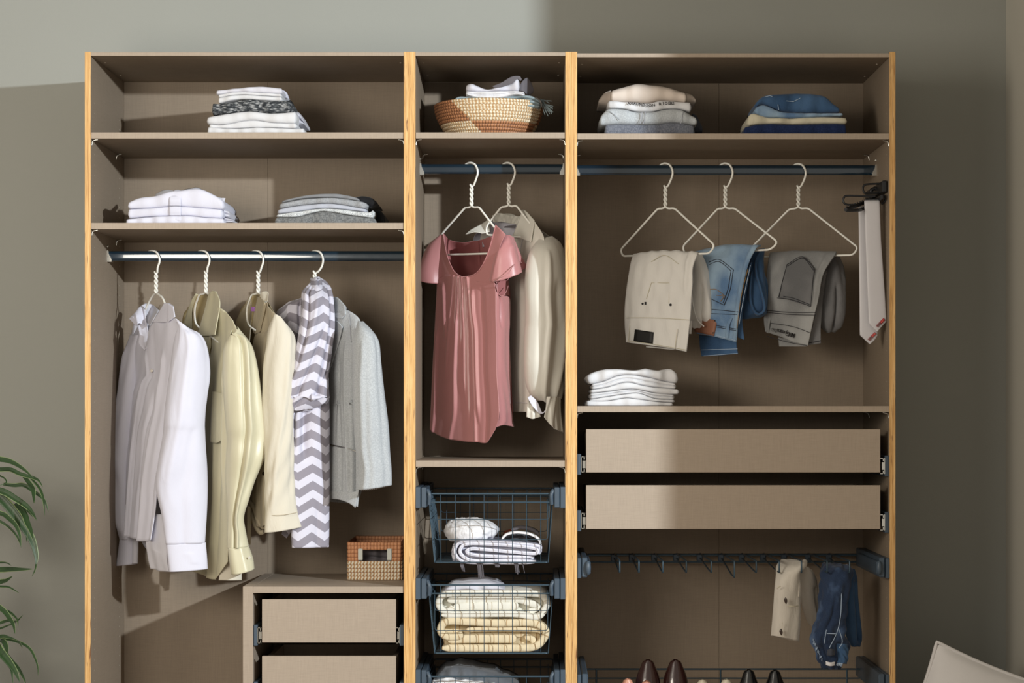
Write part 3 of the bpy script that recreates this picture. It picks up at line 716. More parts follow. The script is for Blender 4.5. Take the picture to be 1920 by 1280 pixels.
# grey stack, second shelf
zk = zc(480, 330, 6.62); gC = 'grey clothes on the second shelf'
slab('folded_cloth', 'black garment end poking out at the right of the grey stack top', 'folded garment', 664, 707, c2(zk, (1220, 265), (1320, 243), (1430, 265), (1500, 320)), c2(zk, (1220, 330), (1400, 392), (1500, 350)), 'black_cloth', .12, .36, 1, .02, 21, gC, nx=24)
slab('folded_shirt', 'slate grey folded tee, topmost of the grey stack', 'folded shirt', 527, 674, c2(zk, (310, 310), (500, 262), (700, 228), (1000, 218), (1200, 255), (1290, 285)), c2(zk, (310, 335), (560, 280), (800, 265), (1000, 268), (1290, 308)), 'mid_grey_tee', .10, .34, 1, .007, 22, gC)
slab('folded_shirt', 'thick mid grey folded tee, second in the grey stack', 'folded shirt', 522, 690, c2(zk, (275, 348), (560, 287), (800, 270), (1000, 270), (1290, 312), (1390, 345)), c2(zk, (280, 405), (450, 375), (820, 335), (1050, 350), (1330, 400), (1390, 380)), 'grey_tee', .09, .34, 1, .010, 23, gC)
slab('folded_shirt', 'pale lilac grey folded tee in the middle of the grey stack', 'folded shirt', 519, 688, c2(zk, (260, 418), (450, 378), (820, 339), (1050, 353), (1340, 405)), c2(zk, (260, 468), (500, 440), (780, 402), (1050, 408), (1370, 446)), 'light_grey_tee', .09, .34, 1, .010, 24, gC)
slab('folded_shirt', 'flecked white folded knit, second from the bottom of the grey stack', 'folded shirt', 517, 702, c2(zk, (248, 475), (500, 442), (780, 405), (1050, 411), (1380, 448), (1470, 400)), c2(zk, (250, 505), (500, 505), (700, 455), (860, 436), (1150, 480), (1440, 518)), 'flecked_white', .085, .34, 1, .009, 25, gC)
slab('folded_sweater', 'felted grey sweater at the bottom of the grey stack', 'sweater', 513, 706, c2(zk, (215, 560), (270, 512), (500, 508), (700, 460), (860, 440), (1150, 484), (1440, 522), (1500, 520)), None, 'felt_grey', .08, .36, 1, .014, 26, gC, zbot=ZS2)
slab('folded_cloth', 'black sleeve lying behind the right end of the grey sweater', 'folded garment', 698, 722, c2(zk, (1440, 440), (1530, 415), (1600, 500)), None, 'black_cloth', .16, .36, 1, .02, 27, gC, nx=20, zbot=ZS2)
# right top shelf: sweater stack
ze = zc(1100, 140, 8); gE = 'folded tops on the right top shelf'
sE1 = slab('folded_sweater', 'puffy beige sweater, topmost of the stack on the right top shelf', 'sweater', 1145, 1288, c2(ze, (360, 230), (500, 185), (760, 122), (950, 135), (1200, 168), (1500, 262)), c2(ze, (370, 400), (700, 405), (900, 422), (1100, 385), (1300, 395), (1490, 418)), 'beige_sweater', .09, .34, 1, .045, 31, gE)
slab('side_fold', None, None, 1122, 1147, c2(ze, (175, 380), (270, 260), (370, 215)), c2(ze, (175, 440), (370, 450)), 'beige_sweater', .15, .34, 1, .03, 32, parent=sE1, nx=20)
slab('side_fold', None, None, 1286, 1305, c2(ze, (1500, 265), (1580, 290), (1640, 360)), c2(ze, (1500, 410), (1640, 420)), 'beige_sweater', .15, .34, 1, .03, 33, parent=sE1, nx=20)
sE2 = slab('folded_shirt', 'off-white folded tee printed with black letters, under the beige sweater', 'folded shirt', 1139, 1297, c2(ze, (310, 385), (600, 405), (900, 428), (1100, 390), (1300, 398), (1580, 415)), c2(ze, (320, 495), (550, 505), (750, 545), (950, 552), (1050, 535), (1200, 508), (1400, 512), (1590, 560)), 'white_tee', .09, .34, 1, .012, 34, gE)
sE3 = slab('folded_sweatshirt', 'light grey sweatshirt with seams, third in the right top stack', 'sweatshirt', 1124, 1308, c2(ze, (190, 640), (300, 520), (400, 500), (560, 512), (750, 550), (950, 556), (1050, 540), (1200, 512), (1400, 516), (1660, 650)), c2(ze, (190, 760), (300, 748), (500, 735), (980, 742), (1300, 712), (1660, 755)), 'heather_grey', .08, .35, 1, .022, 35, gE, amp=.003)
for xx in (830, 880, 1440): tubes('seam', [[W(*ze(xx, 560, .077)), W(*ze(xx - 8, 650, .075)), W(*ze(xx - 30, 735, .078))]], .0008, 'light_grey_tee', sE3, smooth_n=8)
tubes('seam', [[W(*ze(330, 545, .077)), W(*ze(420, 610, .075)), W(*ze(490, 680, .076))]], .0008, 'mid_grey_tee', sE3, smooth_n=8)
slab('folded_sweater', 'dark heather sweater at the bottom of the right top stack', 'sweater', 1133, 1304, c2(ze, (265, 752), (500, 738), (980, 745), (1300, 716), (1620, 760)), None, 'dark_heather', .085, .35, 1, .012, 36, gE, zbot=ZSR)
slab('side_fold', None, None, 1298, 1318, c2(ze, (1580, 560), (1660, 620), (1750, 800)), [(1290, 249), (1320, 249)], 'charcoal', .20, .35, 1, .02, 37, parent=sE3, nx=20)
# jeans stack
zf = zc(1370, 150, 7.664); gF = 'folded trousers on the right top shelf'
sF1 = slab('folded_jeans', 'washed blue jeans folded on top of the trouser stack, right top shelf', 'jeans', 1416, 1576, c2(zf, (350, 330), (500, 215), (780, 188), (1000, 180), (1330, 212), (1480, 330), (1570, 400)), c2(zf, (350, 400), (480, 350), (700, 440), (900, 462), (1300, 470), (1560, 466)), 'blue_denim_dark', .09, .34, 1, .028, 41, gF)
slab('under_fold', None, None, 1415, 1582, c2(zf, (345, 400), (480, 355), (700, 444), (900, 466), (1300, 473), (1620, 470)), c2(zf, (345, 470), (480, 525), (700, 535), (900, 542), (1300, 525), (1620, 512)), 'blue_denim', .085, .34, 1, .012, 42, parent=sF1)
tubes('seam', [[W(*zf(x, y, .088)) for x, y in P] for P in (((680, 350), (690, 430)), ((800, 300), (900, 310), (1000, 260)), ((500, 240), (560, 225), (600, 235)))], .0010, 'thread_light', sF1)
slab('folded_trousers', 'cream trousers folded between the washed jeans and the navy jeans', 'trousers', 1401, 1590, c2(zf, (235, 560), (300, 480), (450, 510), (600, 540), (900, 545), (1300, 528), (1690, 540)), c2(zf, (235, 655), (400, 632), (600, 622), (900, 632), (1400, 622), (1690, 625)), 'cream_canvas', .085, .34, 1, .012, 43, gF, amp=.002)
slab('folded_jeans', 'dark navy jeans at the bottom of the trouser stack', 'jeans', 1394, 1589, c2(zf, (175, 680), (400, 636), (600, 627), (900, 636), (1400, 626), (1670, 630)), None, 'navy_denim', .08, .36, 1, .012, 44, gF, zbot=ZSR)
# printed letters of the tee
def letters(parent, txt, size, path, mat, d, rot=0):
    """each letter is a small flat mesh on the path (px points)"""
    P = lerpn(np.array(path, float), len(txt)); V, Fc = [], []
    dg = bpy.context.evaluated_depsgraph_get
    for i, ch_ in enumerate(txt):
        if ch_ == ' ': continue
        cu = bpy.data.curves.new('t', 'FONT'); cu.body = ch_; cu.size = size * (path[0][2] if len(path[0]) > 2 else 1); cu.resolution_u = 2; cu.align_x = 'CENTER'; cu.align_y = 'CENTER'; cu.offset = .0003 * size / .012
        o = bpy.data.objects.new('t', cu); COL.objects.link(o); me = bpy.data.meshes.new_from_object(o.evaluated_get(dg()))
        a, b_ = P[max(i - 1, 0)], P[min(i + 1, len(P) - 1)]; an = math.atan2(-(b_[1] - a[1]), b_[0] - a[0]) + rot
        c = W(P[i][0], P[i][1], d if not callable(d) else d(P[i][0])); n = len(V)
        for v in me.vertices:
            x, y = v.co.x, v.co.y; V.append((c[0] + x * math.cos(an) - y * math.sin(an), c[1], c[2] + x * math.sin(an) + y * math.cos(an)))
        Fc += [tuple(k + n for k in p.vertices) for p in me.polygons]
        bpy.data.objects.remove(o); bpy.data.meshes.remove(me); bpy.data.curves.remove(cu)
    return put('lettering', V, Fc, mat, parent, smooth=False)
zt_ = zc(1150, 180, 13.714)
letters(sE2, 'AVAUNDSON RIDERS', .0125, [zt_(*p, 0)[:2] for p in ((395, 192), (560, 195), (720, 225), (900, 255), (1080, 225), (1260, 195), (1430, 188), (1540, 195))], 'print_black', .0835)
# white stack over the drawers
zg = zc(1080, 680, 8.727); gG = 'white tees over the drawers'; ZG = Z(761) + .0003
slab('folded_shirt', 'loosely folded white shirt, topmost of the white stack over the drawers', 'folded shirt', 1098, 1272, c2(zg, (155, 215), (300, 150), (450, 112), (700, 104), (950, 122), (1150, 100), (1350, 125), (1540, 98), (1675, 190)), c2(zg, (160, 280), (230, 345), (450, 300), (700, 207), (950, 198), (1200, 240), (1450, 300), (1640, 335)), 'white_tee', .08, .33, 1, .020, 51, gG, amp=.003)
slab('folded_shirt', 'white tee, second from the top of the white stack over the drawers', 'folded shirt', 1108, 1268, c2(zg, (245, 350), (450, 303), (700, 210), (950, 201), (1200, 243), (1450, 303), (1680, 345)), c2(zg, (245, 440), (500, 400), (750, 328), (900, 322), (1100, 370), (1300, 400), (1640, 430)), 'white_tee', .085, .33, 2, .008, 52, gG)
slab('folded_shirt', 'white tee, third from the top of the white stack over the drawers', 'folded shirt', 1106, 1274, c2(zg, (230, 445), (500, 403), (750, 331), (900, 325), (1100, 373), (1300, 403), (1690, 435)), c2(zg, (230, 497), (500, 470), (800, 430), (1000, 432), (1250, 482), (1500, 512), (1680, 515)), 'white_tee', .08, .33, 1, .010, 53, gG)
slab('folded_shirt', 'white tee, third from the bottom of the white stack over the drawers', 'folded shirt', 1105, 1265, c2(zg, (225, 500), (500, 473), (800, 433), (1000, 435), (1250, 485), (1610, 518)), c2(zg, (225, 600), (500, 555), (900, 498), (1060, 505), (1300, 585), (1610, 603)), 'white_tee', .085, .33, 2, .008, 54, gG)
slab('folded_shirt', 'white tee, second from the bottom of the white stack over the drawers', 'folded shirt', 1104, 1266, c2(zg, (220, 604), (500, 558), (900, 502), (1060, 508), (1300, 588), (1620, 606)), c2(zg, (220, 625), (500, 622), (800, 575), (1000, 590), (1300, 630), (1610, 650)), 'white_tee', .082, .33, 1, .009, 55, gG)
slab('folded_shirt', 'white tee at the bottom of the white stack over the drawers', 'folded shirt', 1098, 1263, c2(zg, (155, 620), (500, 626), (800, 579), (1000, 594), (1300, 634), (1590, 655)), None, 'white_tee', .08, .34, 1, .009, 56, gG, zbot=ZG)

# ---------------------------------------------------------------- seagrass bowl
zw = zc(790, 130, 6)
bd = .235
bowl = thing('woven_bowl', 'round seagrass bowl woven in white and brown on the middle top shelf', 'basket', (W(917, 250, bd)[0], bd, ZS1))
s_ = (D0 + bd) / F; cx = (917.5 - VX) * s_
def bowl_mesh():
    ncoil, per, na = 12, 6, 420; V, Cc = [], []
    Rt, Rb = .172, .118; zt0 = W(917, 196, bd)[2]; H = zt0 - ZS1
    tan, wht, brn, drk = lin((186, 150, 106)), lin((232, 226, 206)), lin((176, 122, 84)), lin((86, 52, 32))
    rs = np.random.RandomState(4)
    for r in range(ncoil * per + 1):
        t = r / (ncoil * per); lc = (r % per) / per
        prof_r = Rb + (Rt - Rb) * (math.sin(t * math.pi / 2) ** .9)
        bumpr = .0035 * math.sin(math.pi * lc)
        coil = int(min(r // per, ncoil - 1))
        for a in range(na):
            an = 2 * math.pi * a / na; st = (a * 100 / na + .5 * (coil % 2) * .35) % 1
            k = .0015 * math.sin(math.pi * st)
            R = prof_r + bumpr + k
            tilt = 1 + (.045 * math.cos(an) - .02 * math.sin(an)) * t - .02 * t
            x, y, z = cx + R * math.cos(an) * (1.0 if math.cos(an) < 0 else .985), bd + R * math.sin(an) * .93, ZS1 + H * t * (1 - .035 * -math.cos(an) * t + .02 * math.sin(2 * an))
            V.append((x, y, z))
            ang = (math.degrees(an) + 90) % 360      # 0 = facing the camera
            ang = ang if ang < 180 else ang - 360
            # pattern: white twisted cords with brown wedges
            up = coil >= 5
            edge = -44 + (12 - coil) * 3.2
            white = (ang > edge) if up else (ang < -22 + (5 - coil) * 3)
            if ang > 75 or ang < -100: white = not up
            if lc < .12 or lc > .92: c = drk if not white else scalec(tan, .6)
            elif white: c = wht if (st + lc * .35) % 1 < .42 else tan
            else: c = brn if .12 < st < .88 else drk
            j = .9 + .2 * rs.rand(); Cc.append((c[0] * j, c[1] * j, c[2] * j, 1))
    n = ncoil * per + 1; Fc = [(r * na + a, r * na + (a + 1) % na, (r + 1) * na + (a + 1) % na, (r + 1) * na + a) for r in range(n - 1) for a in range(na)]
    # inner wall
    base = len(V)
    for r in (n - 1, (n - 1) // 2, 0):
        for a in range(na):
            v = V[r * na + a]; V.append((cx + (v[0] - cx) * .94, bd + (v[1] - bd) * .94, v[2] + (.003 if r == 0 else 0))); Cc.append(brn)
    for a in range(na):
        b2 = (a + 1) % na; Fc.append(((n - 1) * na + a, (n - 1) * na + b2, base + b2, base + a))
        for q in (0, 1): Fc.append((base + q * na + a, base + q * na + b2, base + (q + 1) * na + b2, base + (q + 1) * na + a))
    Fc.append(tuple(base + 2 * na + a for a in range(na))); Fc.append(tuple(a for a in range(na))[::-1])
    return V, Fc, Cc
V, Fc, Cc = bowl_mesh(); put('bowl_wall', V, Fc, 'woven', bowl, col=Cc)
gD = 'cloths in the seagrass bowl'
slab('folded_cloth', 'blue-grey scarf spread under the white cloths in the seagrass bowl', 'scarf', 846, 1014, c2(zw, (335, 370), (420, 300), (600, 300), (800, 330), (1060, 285), (1250, 295), (1345, 350)), c2(zw, (335, 420), (700, 430), (1345, 430)), 'blue_grey_scarf', .13, .33, 3, .018, 61, gD, amp=.004)
slab('folded_cloth', 'white terry cloth lying flat under the crumpled white top', 'cloth', 873, 984, c2(zw, (500, 240), (700, 245), (1000, 235), (1165, 250)), c2(zw, (500, 285), (650, 325), (850, 328), (1060, 285), (1165, 300)), 'towel_white', .12, .3, 2, .012, 62, gD)
c_ = slab('crumpled_cloth', 'crumpled white cloth, topmost in the seagrass bowl', 'cloth', 873, 974, c2(zw, (500, 175), (560, 160), (640, 185), (740, 218), (850, 195), (950, 120), (1060, 75), (1120, 110)), c2(zw, (510, 240), (700, 248), (950, 235), (1090, 240)), 'cool_white', .125, .28, 1, .02, 63, gD, amp=.004)
sheet('sheer_fold', [[zw(1090, 210, .15), zw(1140, 130, .15), zw(1190, 95, .16), zw(1230, 140, .17), zw(1265, 230, .18)], [zw(1100, 240, .15), zw(1150, 250, .15), zw(1180, 275, .16), zw(1220, 290, .17), zw(1255, 265, .18)]], 'sheer_grey', c_, 30, 12, solid=.0015)
sheet('sheer_fold', [[zw(800, 190, .118), zw(900, 150, .116), zw(1010, 85, .116), zw(1100, 75, .12), zw(1130, 110, .12)], [zw(820, 205, .115), zw(920, 195, .113), zw(1020, 160, .113), zw(1080, 110, .118), zw(1120, 130, .12)]], 'sheer_grey', c_, 30, 12, solid=.0015)
slab('folded_cloth', 'cream towel corner at the right rim of the seagrass bowl', 'cloth', 966, 1016, c2(zw, (1060, 370), (1200, 330), (1290, 308), (1350, 350)), c2(zw, (1060, 400), (1200, 430), (1350, 430)), 'towel_white', .17, .27, 1, .02, 64, gD, nx=30)
fr = []
rs_ = np.random.RandomState(8)
for k in range(26):
    x0, y0 = 1335 + rs_.rand() * 35, 330 + rs_.rand() * 70; ex = 1390 + rs_.rand() * 95; ey = 330 + rs_.rand() ** .6 * 210
    fr.append([W(*zw(x0, y0, .2)), W(*zw((x0 + ex) / 2, (y0 + ey) / 2 - 12, .19)), W(*zw(ex, ey, .19))])
tubes('fringe', fr, .0014, 'blue_grey_scarf', bpy.data.objects['folded_cloth.002'], seg=5, smooth_n=8, kind='stuff')

# ---------------------------------------------------------------- small woven box with a handle hole
zx = zc(640, 990, 10.667)
hb = thing('woven_box', 'small rectangular woven seagrass box with handle hole on the drawer chest', 'basket', (W(704, 1087, .3)[0], .40, Z(1099.3) + .0005))
zb0 = Z(1099.3) + .0005
def face_grid(x0, x1, d, z0, z1, nxs, nzs, colf, hole=None, axis='x', y1=None):
    """woven wall: grid with knots pushed out, coloured per vertex"""
    V, Cc, Fc = [], [], []; rs = np.random.RandomState(int(x0 * 1000) % 97)
    sub = 5; NX, NZ = nxs * sub, nzs * sub
    for j in range(NZ + 1):
        for i in range(NX + 1):
            u, v = i / NX, j / NZ; a, b_ = (i % sub) / sub, (j % sub) / sub
            o = .003 * abs(math.sin(math.pi * a) * math.sin(math.pi * b_)) ** .6
            if axis == 'x': p = (x0 + (x1 - x0) * u + .003 * (1 - v) * (1 if u < .5 else -1) * (abs(u - .5) * 2) ** 3, d - o + .006 * math.cos(math.pi * (u - .5)) * -1, z0 + (z1 - z0) * v)
            else: p = (x0 + (o if x1 < 0 else -o), d + (y1 - d) * u, z0 + (z1 - z0) * v)
            V.append(p); c = colf(i // sub, min(j // sub, nzs - 1), a, b_); k = .85 + .3 * rs.rand(); Cc.append((c[0] * k, c[1] * k, c[2] * k, 1))
    for j in range(NZ):
        for i in range(NX):
            if hole and hole[0] <= i / NX < hole[1] and hole[2] <= j / NZ < hole[3]: continue
            Fc.append((j * (NX + 1) + i, j * (NX + 1) + i + 1, (j + 1) * (NX + 1) + i + 1, (j + 1) * (NX + 1) + i))
    return V, Fc, Cc
tan, wht, brn, drk = lin((190, 152, 110)), lin((226, 222, 206)), lin((200, 142, 102)), lin((130, 80, 52))
def cbox(i, j, a, b_):
    if b_ < .15: return drk
    if j < 5: return wht if abs(a - .25 - .3 * b_) < .17 else tan
    return brn if a > .12 else drk
fx0, fx1 = W(652, 1050, .262)[0], W(752, 1050, .262)[0]; zt1 = W(700, 1016, .262)[2]
V, Fc, Cc = face_grid(fx0, fx1, .262, zb0, zt1, 16, 10, cbox, (.20, .82, .50, .80)); put('woven_wall', V, Fc, 'woven', hb, col=Cc, solid=.004)
zt2 = W(700, 1004.5, .53)[2]
V, Fc, Cc = face_grid(fx0 + .004, fx1 + .006, .53, zb0, zt2, 16, 11, cbox); put('woven_wall', V, Fc, 'woven', hb, col=Cc, solid=.004)
for xx, sg in ((fx0 + .002, 1), (fx1 - .001, -1)):
    V, Fc, Cc = face_grid(xx, sg, .264, zb0, zt1 + .001, 28, 10, cbox, None, 'y', .53); put('woven_wall', V, Fc, 'woven', hb, col=Cc, solid=.004)
box('box_bottom', fx0, fx1, .268, .53, zb0, zb0 + .004, 'woven', hb)
for a_, b2 in ((676, 3.2), (730.5, 3.2)):
    zz = zc(640, 990, 10.667)
    c0, c1 = W(a_, 1028, .258), W(a_ - 1.2, 1050, .258); v, f = box_vf(c0[0] - .0075, c0[0] + .0075, .250, .262, c1[2], c0[2], .002); put('handle_clip', v, f, 'white_plastic', hb, smooth=False)
slab('folded_cloth', 'lilac-grey cloth seen through the handle hole of the woven box', 'cloth', 668, 742, [(668, 1030), (690, 1024), (715, 1028), (742, 1034)], [(668, 1065), (742, 1065)], 'sheer_grey', .29, .50, 2, .02, 71, None, amp=.004)

# ---------------------------------------------------------------- contents of the wire baskets
zw2 = zc(770, 890, 3.657)
def pz(x, y): return zw2(x, y, 0)[:2]
# basket one
bl = thing('folded_blanket', 'white blanket with grey stripes folded in the top wire basket, fringes hanging', 'blanket', W(930, 1056, .2))
P1 = [pz(*p) for p in ((860, 592), (600, 590), (420, 588), (345, 545), (345, 500), (400, 472), (600, 478), (800, 495), (870, 515), (850, 540), (700, 530), (500, 512), (420, 508), (385, 525), (430, 548), (600, 560), (840, 566))]
ribbon('folded_layers', P1, 3.6, .045, .33, 'striped_blanket', bl, n=130)
ribbon('outer_fold', [pz(*p) for p in ((850, 604), (600, 604), (380, 598), (310, 550), (312, 490), (370, 460), (600, 462), (860, 484), (888, 515), (880, 545))], 3.2, .05, .34, 'striped_blanket', bl, n=80)
slab('back_fold', None, None, 846, 1002, [(846, 1022), (880, 1016), (1000, 1024)], [(846, 1052), (1000, 1054)], 'striped_blanket', .075, .36, 2, .01, 73, parent=bl)
fr = []
for (x0, x1, y1) in ((345, 368, 665), (460, 500, 712), (582, 606, 632), (715, 775, 680)):
    for k in range(9):
        t = rs_.rand(); xa = x0 + (x1 - x0) * t; yy = y1 - rs_.rand() * 25
        fr.append([W(*zw2(xa - 6, 596, .05)), W(*zw2(xa, 630, .045)), W(*zw2(xa + 6 * rs_.rand() + 3, yy, .05))])
tubes('fringe', fr, .0012, 'sheer_grey', bl, seg=5, smooth_n=8, kind='stuff')
rows = []
tw = sleeve('rolled_towel', [(zw2(*a), zw2(*b_), t) for a, b_, t in (((330, 296, .16), (430, 292, .16), .01), ((262, 320, .16), (520, 312, .16), .12), ((234, 372, .16), (590, 350, .16), .17), ((240, 410, .16), (598, 385, .16), .18), ((270, 445, .16), (570, 425, .16), .16), ((330, 462, .16), (500, 452, .16), .05))], 'towel_white', nu=70, nv=40, power=1, wr=(.0022, 24, 24, 5), folds=((.0, .0, .5, 1, -.004, .02),), label='white terry towel rolled up in the left of the top wire basket', cat='towel')
dk = thing('rolled_cloth', 'charcoal cloth with a white border curled in the right of the top basket', 'cloth', W(977, 1020, .17), None)
sleeve('roll', [(zw2(*a), zw2(*b_), t) for a, b_, t in (((700, 400, .19), (830, 402, .19), .03), ((640, 425, .18), (878, 440, .18), .14), ((640, 452, .17), (892, 470, .17), .18), ((650, 500, .17), (890, 510, .17), .16))], 'charcoal', dk, nu=50, nv=30, power=1, wr=(.003, 30, 20, 8))
ribbon('white_border', [pz(*p) for p in ((625, 440), (660, 408), (730, 395), (820, 408), (880, 445), (893, 500))], 2.2, .075, .12, 'towel_white', dk, n=40, r=.003)
ribbon('inner_border', [pz(*p) for p in ((690, 378), (760, 362), (840, 380), (880, 410))], 3.2, .20, .26, 'sheer_grey', dk, n=30, r=.004)
sleeve('lining', [(zw2(*a), zw2(*b_), t) for a, b_, t in (((640, 385, .24), (700, 370, .24), .03), ((630, 420, .24), (720, 420, .24), .05))], 'rust_cloth', dk, nu=24, nv=8, power=1)
# basket two
wbk = thing('folded_blanket', 'white blanket with faint stripes folded on top in the middle wire basket', 'blanket', W(924, 1165, .2))
ribbon('outer_fold', [pz(*p) for p in ((210, 962), (400, 958), (700, 955), (860, 975), (915, 930), (935, 880), (905, 830), (830, 815), (600, 812), (400, 812), (250, 818), (200, 850), (196, 900), (230, 935), (270, 930), (290, 900))], 6.3, .05, .40, 'cream_stripe_blanket', wbk, n=150)
ribbon('inner_layer', [pz(*p) for p in ((290, 915), (400, 902), (600, 900), (740, 900))], 8.0, .058, .40, 'cream_stripe_blanket', wbk, n=50)
ribbon('inner_layer', [pz(*p) for p in ((250, 860), (400, 856), (700, 852), (790, 870), (870, 900))], 7.0, .062, .40, 'cream_stripe_blanket', wbk, n=60)
ribbon('inner_layer', [pz(*p) for p in ((800, 940), (850, 925), (890, 890))], 6.0, .066, .40, 'cream_stripe_blanket', wbk, n=30)
slab('core', None, None, 828, 1020, [(828, 1117), (1020, 1117)], [(828, 1152), (1020, 1152)], 'white_blanket', .09, .38, 1, .02, 74, parent=wbk)
slab('sheer_cloth', 'sheer white cloth bulging out on top of the white blanket', 'cloth', 828, 950, [(828, 1110), (845, 1098), (870, 1093), (920, 1092), (940, 1101), (950, 1108)], [(828, 1112), (950, 1110)], 'cool_white', .06, .3, 1, .03, 75, amp=.002)
bbk = thing('folded_blanket', 'beige blanket with tan stripes folded at the bottom of the middle wire basket', 'blanket', W(924, 1221, .2))
ribbon('outer_fold', [pz(*p) for p in ((215, 1190), (400, 1190), (700, 1190), (850, 1180), (915, 1120), (925, 1070), (880, 1030), (800, 1015), (600, 1018), (400, 1010), (270, 1005), (215, 1030), (208, 1080), (250, 1110), (320, 1110), (360, 1090))], 7.0, .05, .40, 'beige_blanket', bbk, n=150)
ribbon('inner_layer', [pz(*p) for p in ((250, 1130), (400, 1125), (600, 1125), (725, 1125))], 8.5, .056, .40, 'beige_blanket', bbk, n=50)
ribbon('inner_layer', [pz(*p) for p in ((380, 1062), (600, 1058), (850, 1062), (900, 1080))], 5.0, .062, .40, 'beige_blanket', bbk, n=50)
ribbon('inner_layer', [pz(*p) for p in ((780, 1110), (830, 1125), (850, 1160))], 6.0, .068, .40, 'beige_blanket', bbk, n=30)
slab('core', None, None, 830, 1018, [(830, 1168), (1018, 1168)], [(830, 1214), (1018, 1214)], 'beige_blanket', .09, .38, 1, .02, 76, parent=bbk)
# basket three
slab('folded_cloth', 'dark grey towel mound in the lowest wire basket', 'towel', 812, 975, [(812, 1273), (835, 1256), (860, 1252), (900, 1258), (940, 1270), (975, 1286)], [(812, 1340), (975, 1340)], 'grey_towel', .08, .36, 1, .05, 77, amp=.004)
slab('folded_cloth', 'crumpled pale cloth in front of the dark towel, lowest basket', 'cloth', 808, 930, [(808, 1276), (830, 1274), (870, 1276), (930, 1284)], [(808, 1350), (930, 1350)], 'towel_white', .045, .10, 1, .02, 78, amp=.006)

# ---------------------------------------------------------------- hangers
def hanger(label, neck, hook_top, hook_dx, fr_pts, near=.16, far=.40, slim=1.0, group='white wire hangers', r=.0034):
    """neck: px of the twist's lower end; fr_pts: frame outline relative to the neck"""
    nx_, ny_ = neck; t = .28
    wmax = max(abs(p[0]) for p in fr_pts)
    dep = lambda dx: .28 - (dx / wmax) * (far - near) / 2
    a = [W(nx_ + hook_dx - 14, hook_top + 4, .294), W(nx_ + hook_dx - 9, hook_top + .5, .290), W(nx_ + hook_dx - 3, hook_top - 1, .28), W(nx_ + hook_dx + 5, hook_top + 2, .27), W(nx_ + hook_dx + 10, hook_top + 11, .262), W(nx_ + hook_dx + 10.5, hook_top + 20, .262), W(nx_ + hook_dx + 7, hook_top + 31, .267), W(nx_ + 2.5, ny_ - 34, .276)]
    hk = cr(np.array(a), 40)
    tw1, tw2 = [], []
    for k in range(41):
        u = k / 40; an = u * math.pi * 4.6; y = ny_ - 40 + 40 * u; c = W(nx_, y, .28); rr = .0037
        tw1.append((c[0] + rr * math.cos(an), c[1] + rr * math.sin(an), c[2])); tw2.append((c[0] - rr * math.cos(an), c[1] - rr * math.sin(an), c[2]))
    first = np.concatenate([hk[:-2], np.array(tw1[4:])])
    frame = [W(nx_, ny_, .28)] + [W(nx_ + dx, ny_ + dy, dep(dx)) for dx, dy in fr_pts] + [W(nx_, ny_, .28)]
    fp = rounded(frame, .022, 6)
    v1 = tube_vf(first, r, 8); v2 = tube_vf(tw2, r, 8); v3 = tube_vf(fp, r, 8)
    v, f = join(v1, v2, v3)
    return put('hanger', v, f, 'white_wire', label=label, cat='hanger', group=group)
TR = [(-6, 3), (-14, 3), (-84, 80), (-80, 92), (83, 87), (93, 72), (17, 2), (6, 3)]
hanger('white wire hanger carrying the beige trousers', (1247.5, 388), 307, 3, TR)
hanger('white wire hanger carrying the blue jeans', (1360, 388), 307, 3, [(-6, 3), (-14, 3), (-80, 74), (-76, 88), (85, 80), (99, 66), (17, 2), (6, 3)])
hanger('white wire hanger carrying the grey jeans', (1497, 388), 308, 3, [(-6, 3), (-17, 4), (-90, 78), (-84, 94), (103, 90), (112, 76), (18, 2), (6, 3)])
hanger('white wire hanger under the pink blouse', (884, 386), 306, 1, [(-5, 3), (-12, 3), (-58, 55), (-60, 92), (60, 88), (70, 75), (14, 2), (5, 3)], .17, .39)
hanger('white wire hanger inside the ivory satin blouse', (954, 384), 306, 1, [(-5, 3), (-14, 4), (-42, 40), (-42, 56), (52, 62), (50, 48), (14, 1), (5, 3)], .24, .37)
hanger('white wire hanger inside the white shirt', (292.5, 549), 471, -4, [(-5, 3), (-12, 14), (-26, 46), (-28, 84), (32, 92), (30, 52), (12, 8), (5, 3)], .16, .42)
hanger('white wire hanger inside the olive satin shirt', (386, 548), 471, -4, [(-5, 3), (-12, 4), (-22, 30), (-20, 60), (30, 98), (20, 50), (12, 4), (5, 3)], .22, .34)
hanger('white wire hanger inside the khaki linen shirt', (484, 548), 471, -1, [(-5, 3), (-12, 4), (-22, 30), (-20, 60), (30, 98), (20, 50), (12, 4), (5, 3)], .22, .34)
hanger('white wire hanger inside the grey blazer and chevron scarf', (590, 548), 471, 5, [(-5, 3), (-14, 6), (-40, 45), (-40, 80), (62, 84), (56, 50), (16, 4), (5, 3)], .22, .34)
# ---------------------------------------------------------------- hanging garments
z1 = zc(215, 540, 4.572); z2 = zc(215, 800, 4.266); z3 = zc(430, 500, 4.924); z4 = zc(430, 740, 4.0)
z5 = zc(780, 370, 5.12); z6 = zc(780, 600, 4.57); z7 = zc(1150, 440, 5.333); z8 = zc(1290, 440, 5.12); zr = zc(1430, 1030, 5.12)

